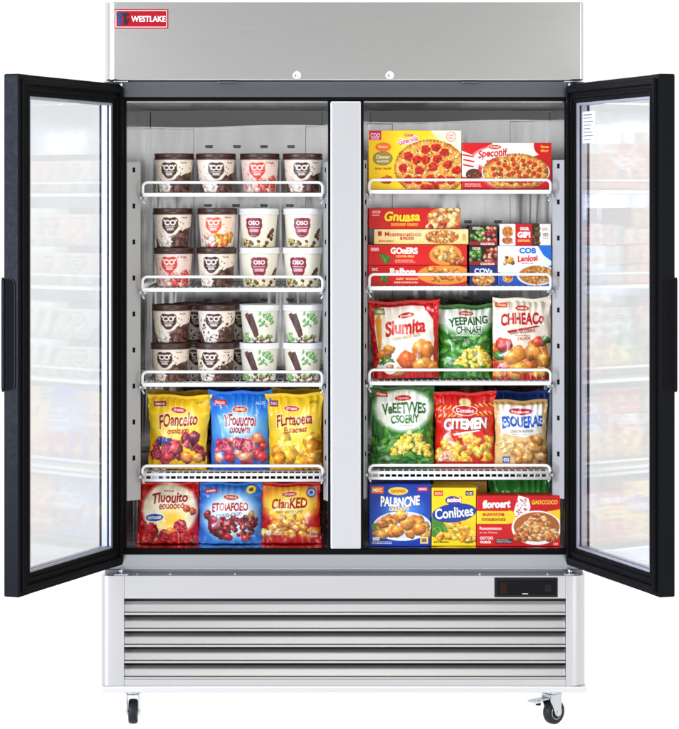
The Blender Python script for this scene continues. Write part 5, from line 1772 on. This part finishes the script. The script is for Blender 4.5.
# floor row: three boxes -------------------------------------------------
GF = 'cartons on the right cabinet floor'
a = Art(62, 63.5, (0.07, 0.22, 0.60))
a.ell(32, 34, 34, 30, (0.16, 0.42, 0.80), 0, 0.7); a.ell(34, 24, 24, 14, (0.45, 0.66, 0.92), 0, 0.9, 0.7)
a.ell(33, 43, 29, 15, (0.92, 0.93, 0.95)); a.ell(33, 42, 27, 13, (0.84, 0.84, 0.86))
a.heap(8, 28, 58, 52, 30, 5.4, [(0.88, 0.58, 0.26), (0.82, 0.48, 0.18), (0.93, 0.68, 0.36)], 54, 0.85, 0.3, True); a.blob(13, 41, 7, 4.4, (0.80, 0.5, 0.22), 0.1, 0.3); a.blob(38, 40, 8.4, 7.4, (0.90, 0.60, 0.26), 0.1, 0.35, 0.09); a.blob(50, 46, 7.4, 6.5, (0.86, 0.54, 0.22), 0.1, 0.35, 0.09); a.blob(28, 48, 7.4, 6.2, (0.88, 0.56, 0.22), 0.1, 0.35, 0.09); a.blob(32, 32, 6.5, 6, (0.90, 0.62, 0.3), 0, 0.3)
a.poly([(2, 42), (6, 40), (9, 47), (4, 49)], (0.35, 0.55, 0.2))
tagbox(a, 8.5, 6.5, 12, 7, (0.88, 0.40, 0.14), 'MEC', 0, (1, 0.92, 0.7)); tagbox(a, 53.5, 5.5, 10, 4.4, (0.80, 0.14, 0.20), 'oaoco')
a.ell(29, 7.5, 10, 4, (0.96, 0.76, 0.26)); a.text('GIONO', 29, 7.5, 14, 3.2, (0.6, 0.3, 0.05), 0.04)
a.text('PALBNCNE', 31, 18, 39, 10.5, WHI, 0.035, -0.02, -1.5, 0.05, (0.05, 0.14, 0.45), 0.05, 0.06)
a.text('caucoono', 30, 25.5, 20, 4, (0.97, 0.84, 0.45), 0.03, -0.04); a.text('ouaoa', 32, 30, 12, 2.6, (0.97, 0.84, 0.45), 0.03)
a.text('000', 7, 56, 7, 4, WHI, 0.05); a.smalls(3, 58.4, 24, 61.5, 2, (0.9, 0.93, 1), 8); a.rect(51, 54, 59, 61, (0.93, 0.84, 0.6)); a.rect(52.5, 55.5, 57.5, 59.5, (0.6, 0.45, 0.2))
carton('food_box', 369.3, 484, 431, ZFLOOR, 0.118, 0.10, a, 'deep blue box picturing a plate of golden nuggets', 'box', 0, GF)

a = Art(45.5, 60, (0.97, 0.82, 0.10))
a.poly([(0, 30), (10, 34), (22, 46), (8, 52), (0, 50)], (0.30, 0.52, 0.16)); a.ell(28, 44, 19, 12, (0.95, 0.74, 0.14), 0, 0.5)
for i in range(8): a.leaf(5 + i * 1.3, 42 + (i % 3) * 3, 5, 2, -0.4 + i * 0.2, (0.28, 0.54, 0.18))
a.heap(8, 36, 43, 54, 30, 4.6, [(0.94, 0.68, 0.20), (0.88, 0.56, 0.14), (0.97, 0.78, 0.34)], 64, 0.6, 0.3, True)
a.ell(23, 26, 22.5, 9.5, (0.08, 0.24, 0.62), -0.12); a.ell(22, 13.5, 8, 4.6, (0.10, 0.26, 0.62), 0.1)
tagbox(a, 7, 6, 9, 5.4, (0.85, 0.16, 0.12), 'GUU', 0, (1, 0.9, 0.7)); tagbox(a, 38.5, 6, 8, 4.6, (0.12, 0.14, 0.3), 'CE')
a.text('aoiod', 23, 12.5, 14, 5, WHI, 0.045, 0.0, 0, 0.1, (0.7, 0.12, 0.12), 0.08)
a.text('Conlixes', 23, 25.5, 39, 11, WHI, 0.015, -0.10, 0, 0.04, (0.05, 0.14, 0.45), 0.03, 0.0)
a.text('cauoo-oucoa', 23, 33.5, 24, 2.4, (0.2, 0.3, 0.5), 0.02, -0.1); a.smalls(2.5, 54.5, 20, 57.5, 1, (0.3, 0.3, 0.1), 6); a.text('oaso', 38, 56, 9, 2.4, (0.3, 0.25, 0.1), 0.03)
carton('food_box', 431.6, 487.8, 476.3, ZFLOOR, 0.120, 0.09, a, 'yellow box with a blue oval title, between the blue box and the red box', 'box', 0, GF)

a = Art(84, 52, (0.80, 0.07, 0.10))
a.poly([(42, 0), (52, 3), (54, 12), (50, 24), (40, 34), (36, 20)], (0.95, 0.93, 0.9)); a.heap(40, 2, 50, 22, 40, 0.9, [(0.85, 0.3, 0.3), (0.9, 0.88, 0.85)], 3)
a.poly([(50, 20), (84, 14), (84, 30), (62, 26)], (0.97, 0.80, 0.16)); a.rect(0, 16, 32, 29, (0.97, 0.80, 0.16)); a.ell(33, 22, 6, 6.6, (0.97, 0.80, 0.16))
a.ell(60, 33, 25, 17.5, (0.97, 0.95, 0.92)); a.ell(60, 32, 23, 15, (0.70, 0.40, 0.20))
a.heap(40, 20, 80, 45, 90, 3.2, [(0.90, 0.62, 0.36), (0.84, 0.50, 0.26), (0.95, 0.74, 0.50), (0.74, 0.40, 0.20)], 74, 0.75, 0.35, True)
a.text('floroert', 20, 8.8, 28, 8.6, WHI, 0.045, -0.03, 0, 0.1, (0.6, 0.02, 0.05), 0.04)
a.text('auoocoa', 17, 19.5, 22, 3, (0.7, 0.1, 0.1), 0.03); a.text('cooauaoouca', 17, 24.6, 24, 2.8, (0.3, 0.2, 0.1), 0.02)
a.text('GAOCCOCO', 68, 7, 26, 4.4, (0.97, 0.82, 0.2), 0.04, 0.0, 0, 0.1)
a.text('Rooouuouoo', 14, 33.5, 22, 3.2, WHI, 0.03); a.text('an og. Cuooo', 12, 38, 18, 2.4, WHI, 0.02); a.text('OOTOO', 10, 43.5, 13, 3.2, WHI, 0.04); a.text('ouaca', 9, 47.6, 11, 2.6, WHI, 0.03); a.rect(19, 44, 36, 49, (0.25, 0.2, 0.2)); a.smalls(20, 44.5, 35, 48.5, 2, (0.8, 0.7, 0.7), 5)
a.text('v25', 79, 49.4, 5, 2.2, WHI, 0.03)
carton('food_box', 476.8, 495.7, 560.4, ZFLOOR, 0.114, 0.08, a, 'wide red box with a bowl of beans and a yellow band', 'box', 0, GF)

a = Art(54, 64, (0.62, 0.48, 0.10)); a.text('Coouoa', 27, 6, 36, 6, (0.9, 0.8, 0.4), 0.03); a.heap(4, 20, 50, 60, 40, 5, CUT, 3)
carton('food_box', 433, 481.5, 487, ZFLOOR, 0.215, 0.08, a, 'dull yellow box standing behind the yellow box with the blue oval', 'box', 0, GF)
back_bag(488, 479, 553, ZFLOOR, 0.20, (0.20, 0.55, 0.20), [(0.3, 0.6, 0.2), (0.8, 0.3, 0.25)], 99, 'green bag standing behind the wide red box', 'Vouaoe', WHI)
back_bag(370, 480.5, 430, ZFLOOR, 0.27, (0.12, 0.10, 0.10), [GOLD], 89, 'black bag deep behind the deep blue nugget box', 'Poaue', WHI)
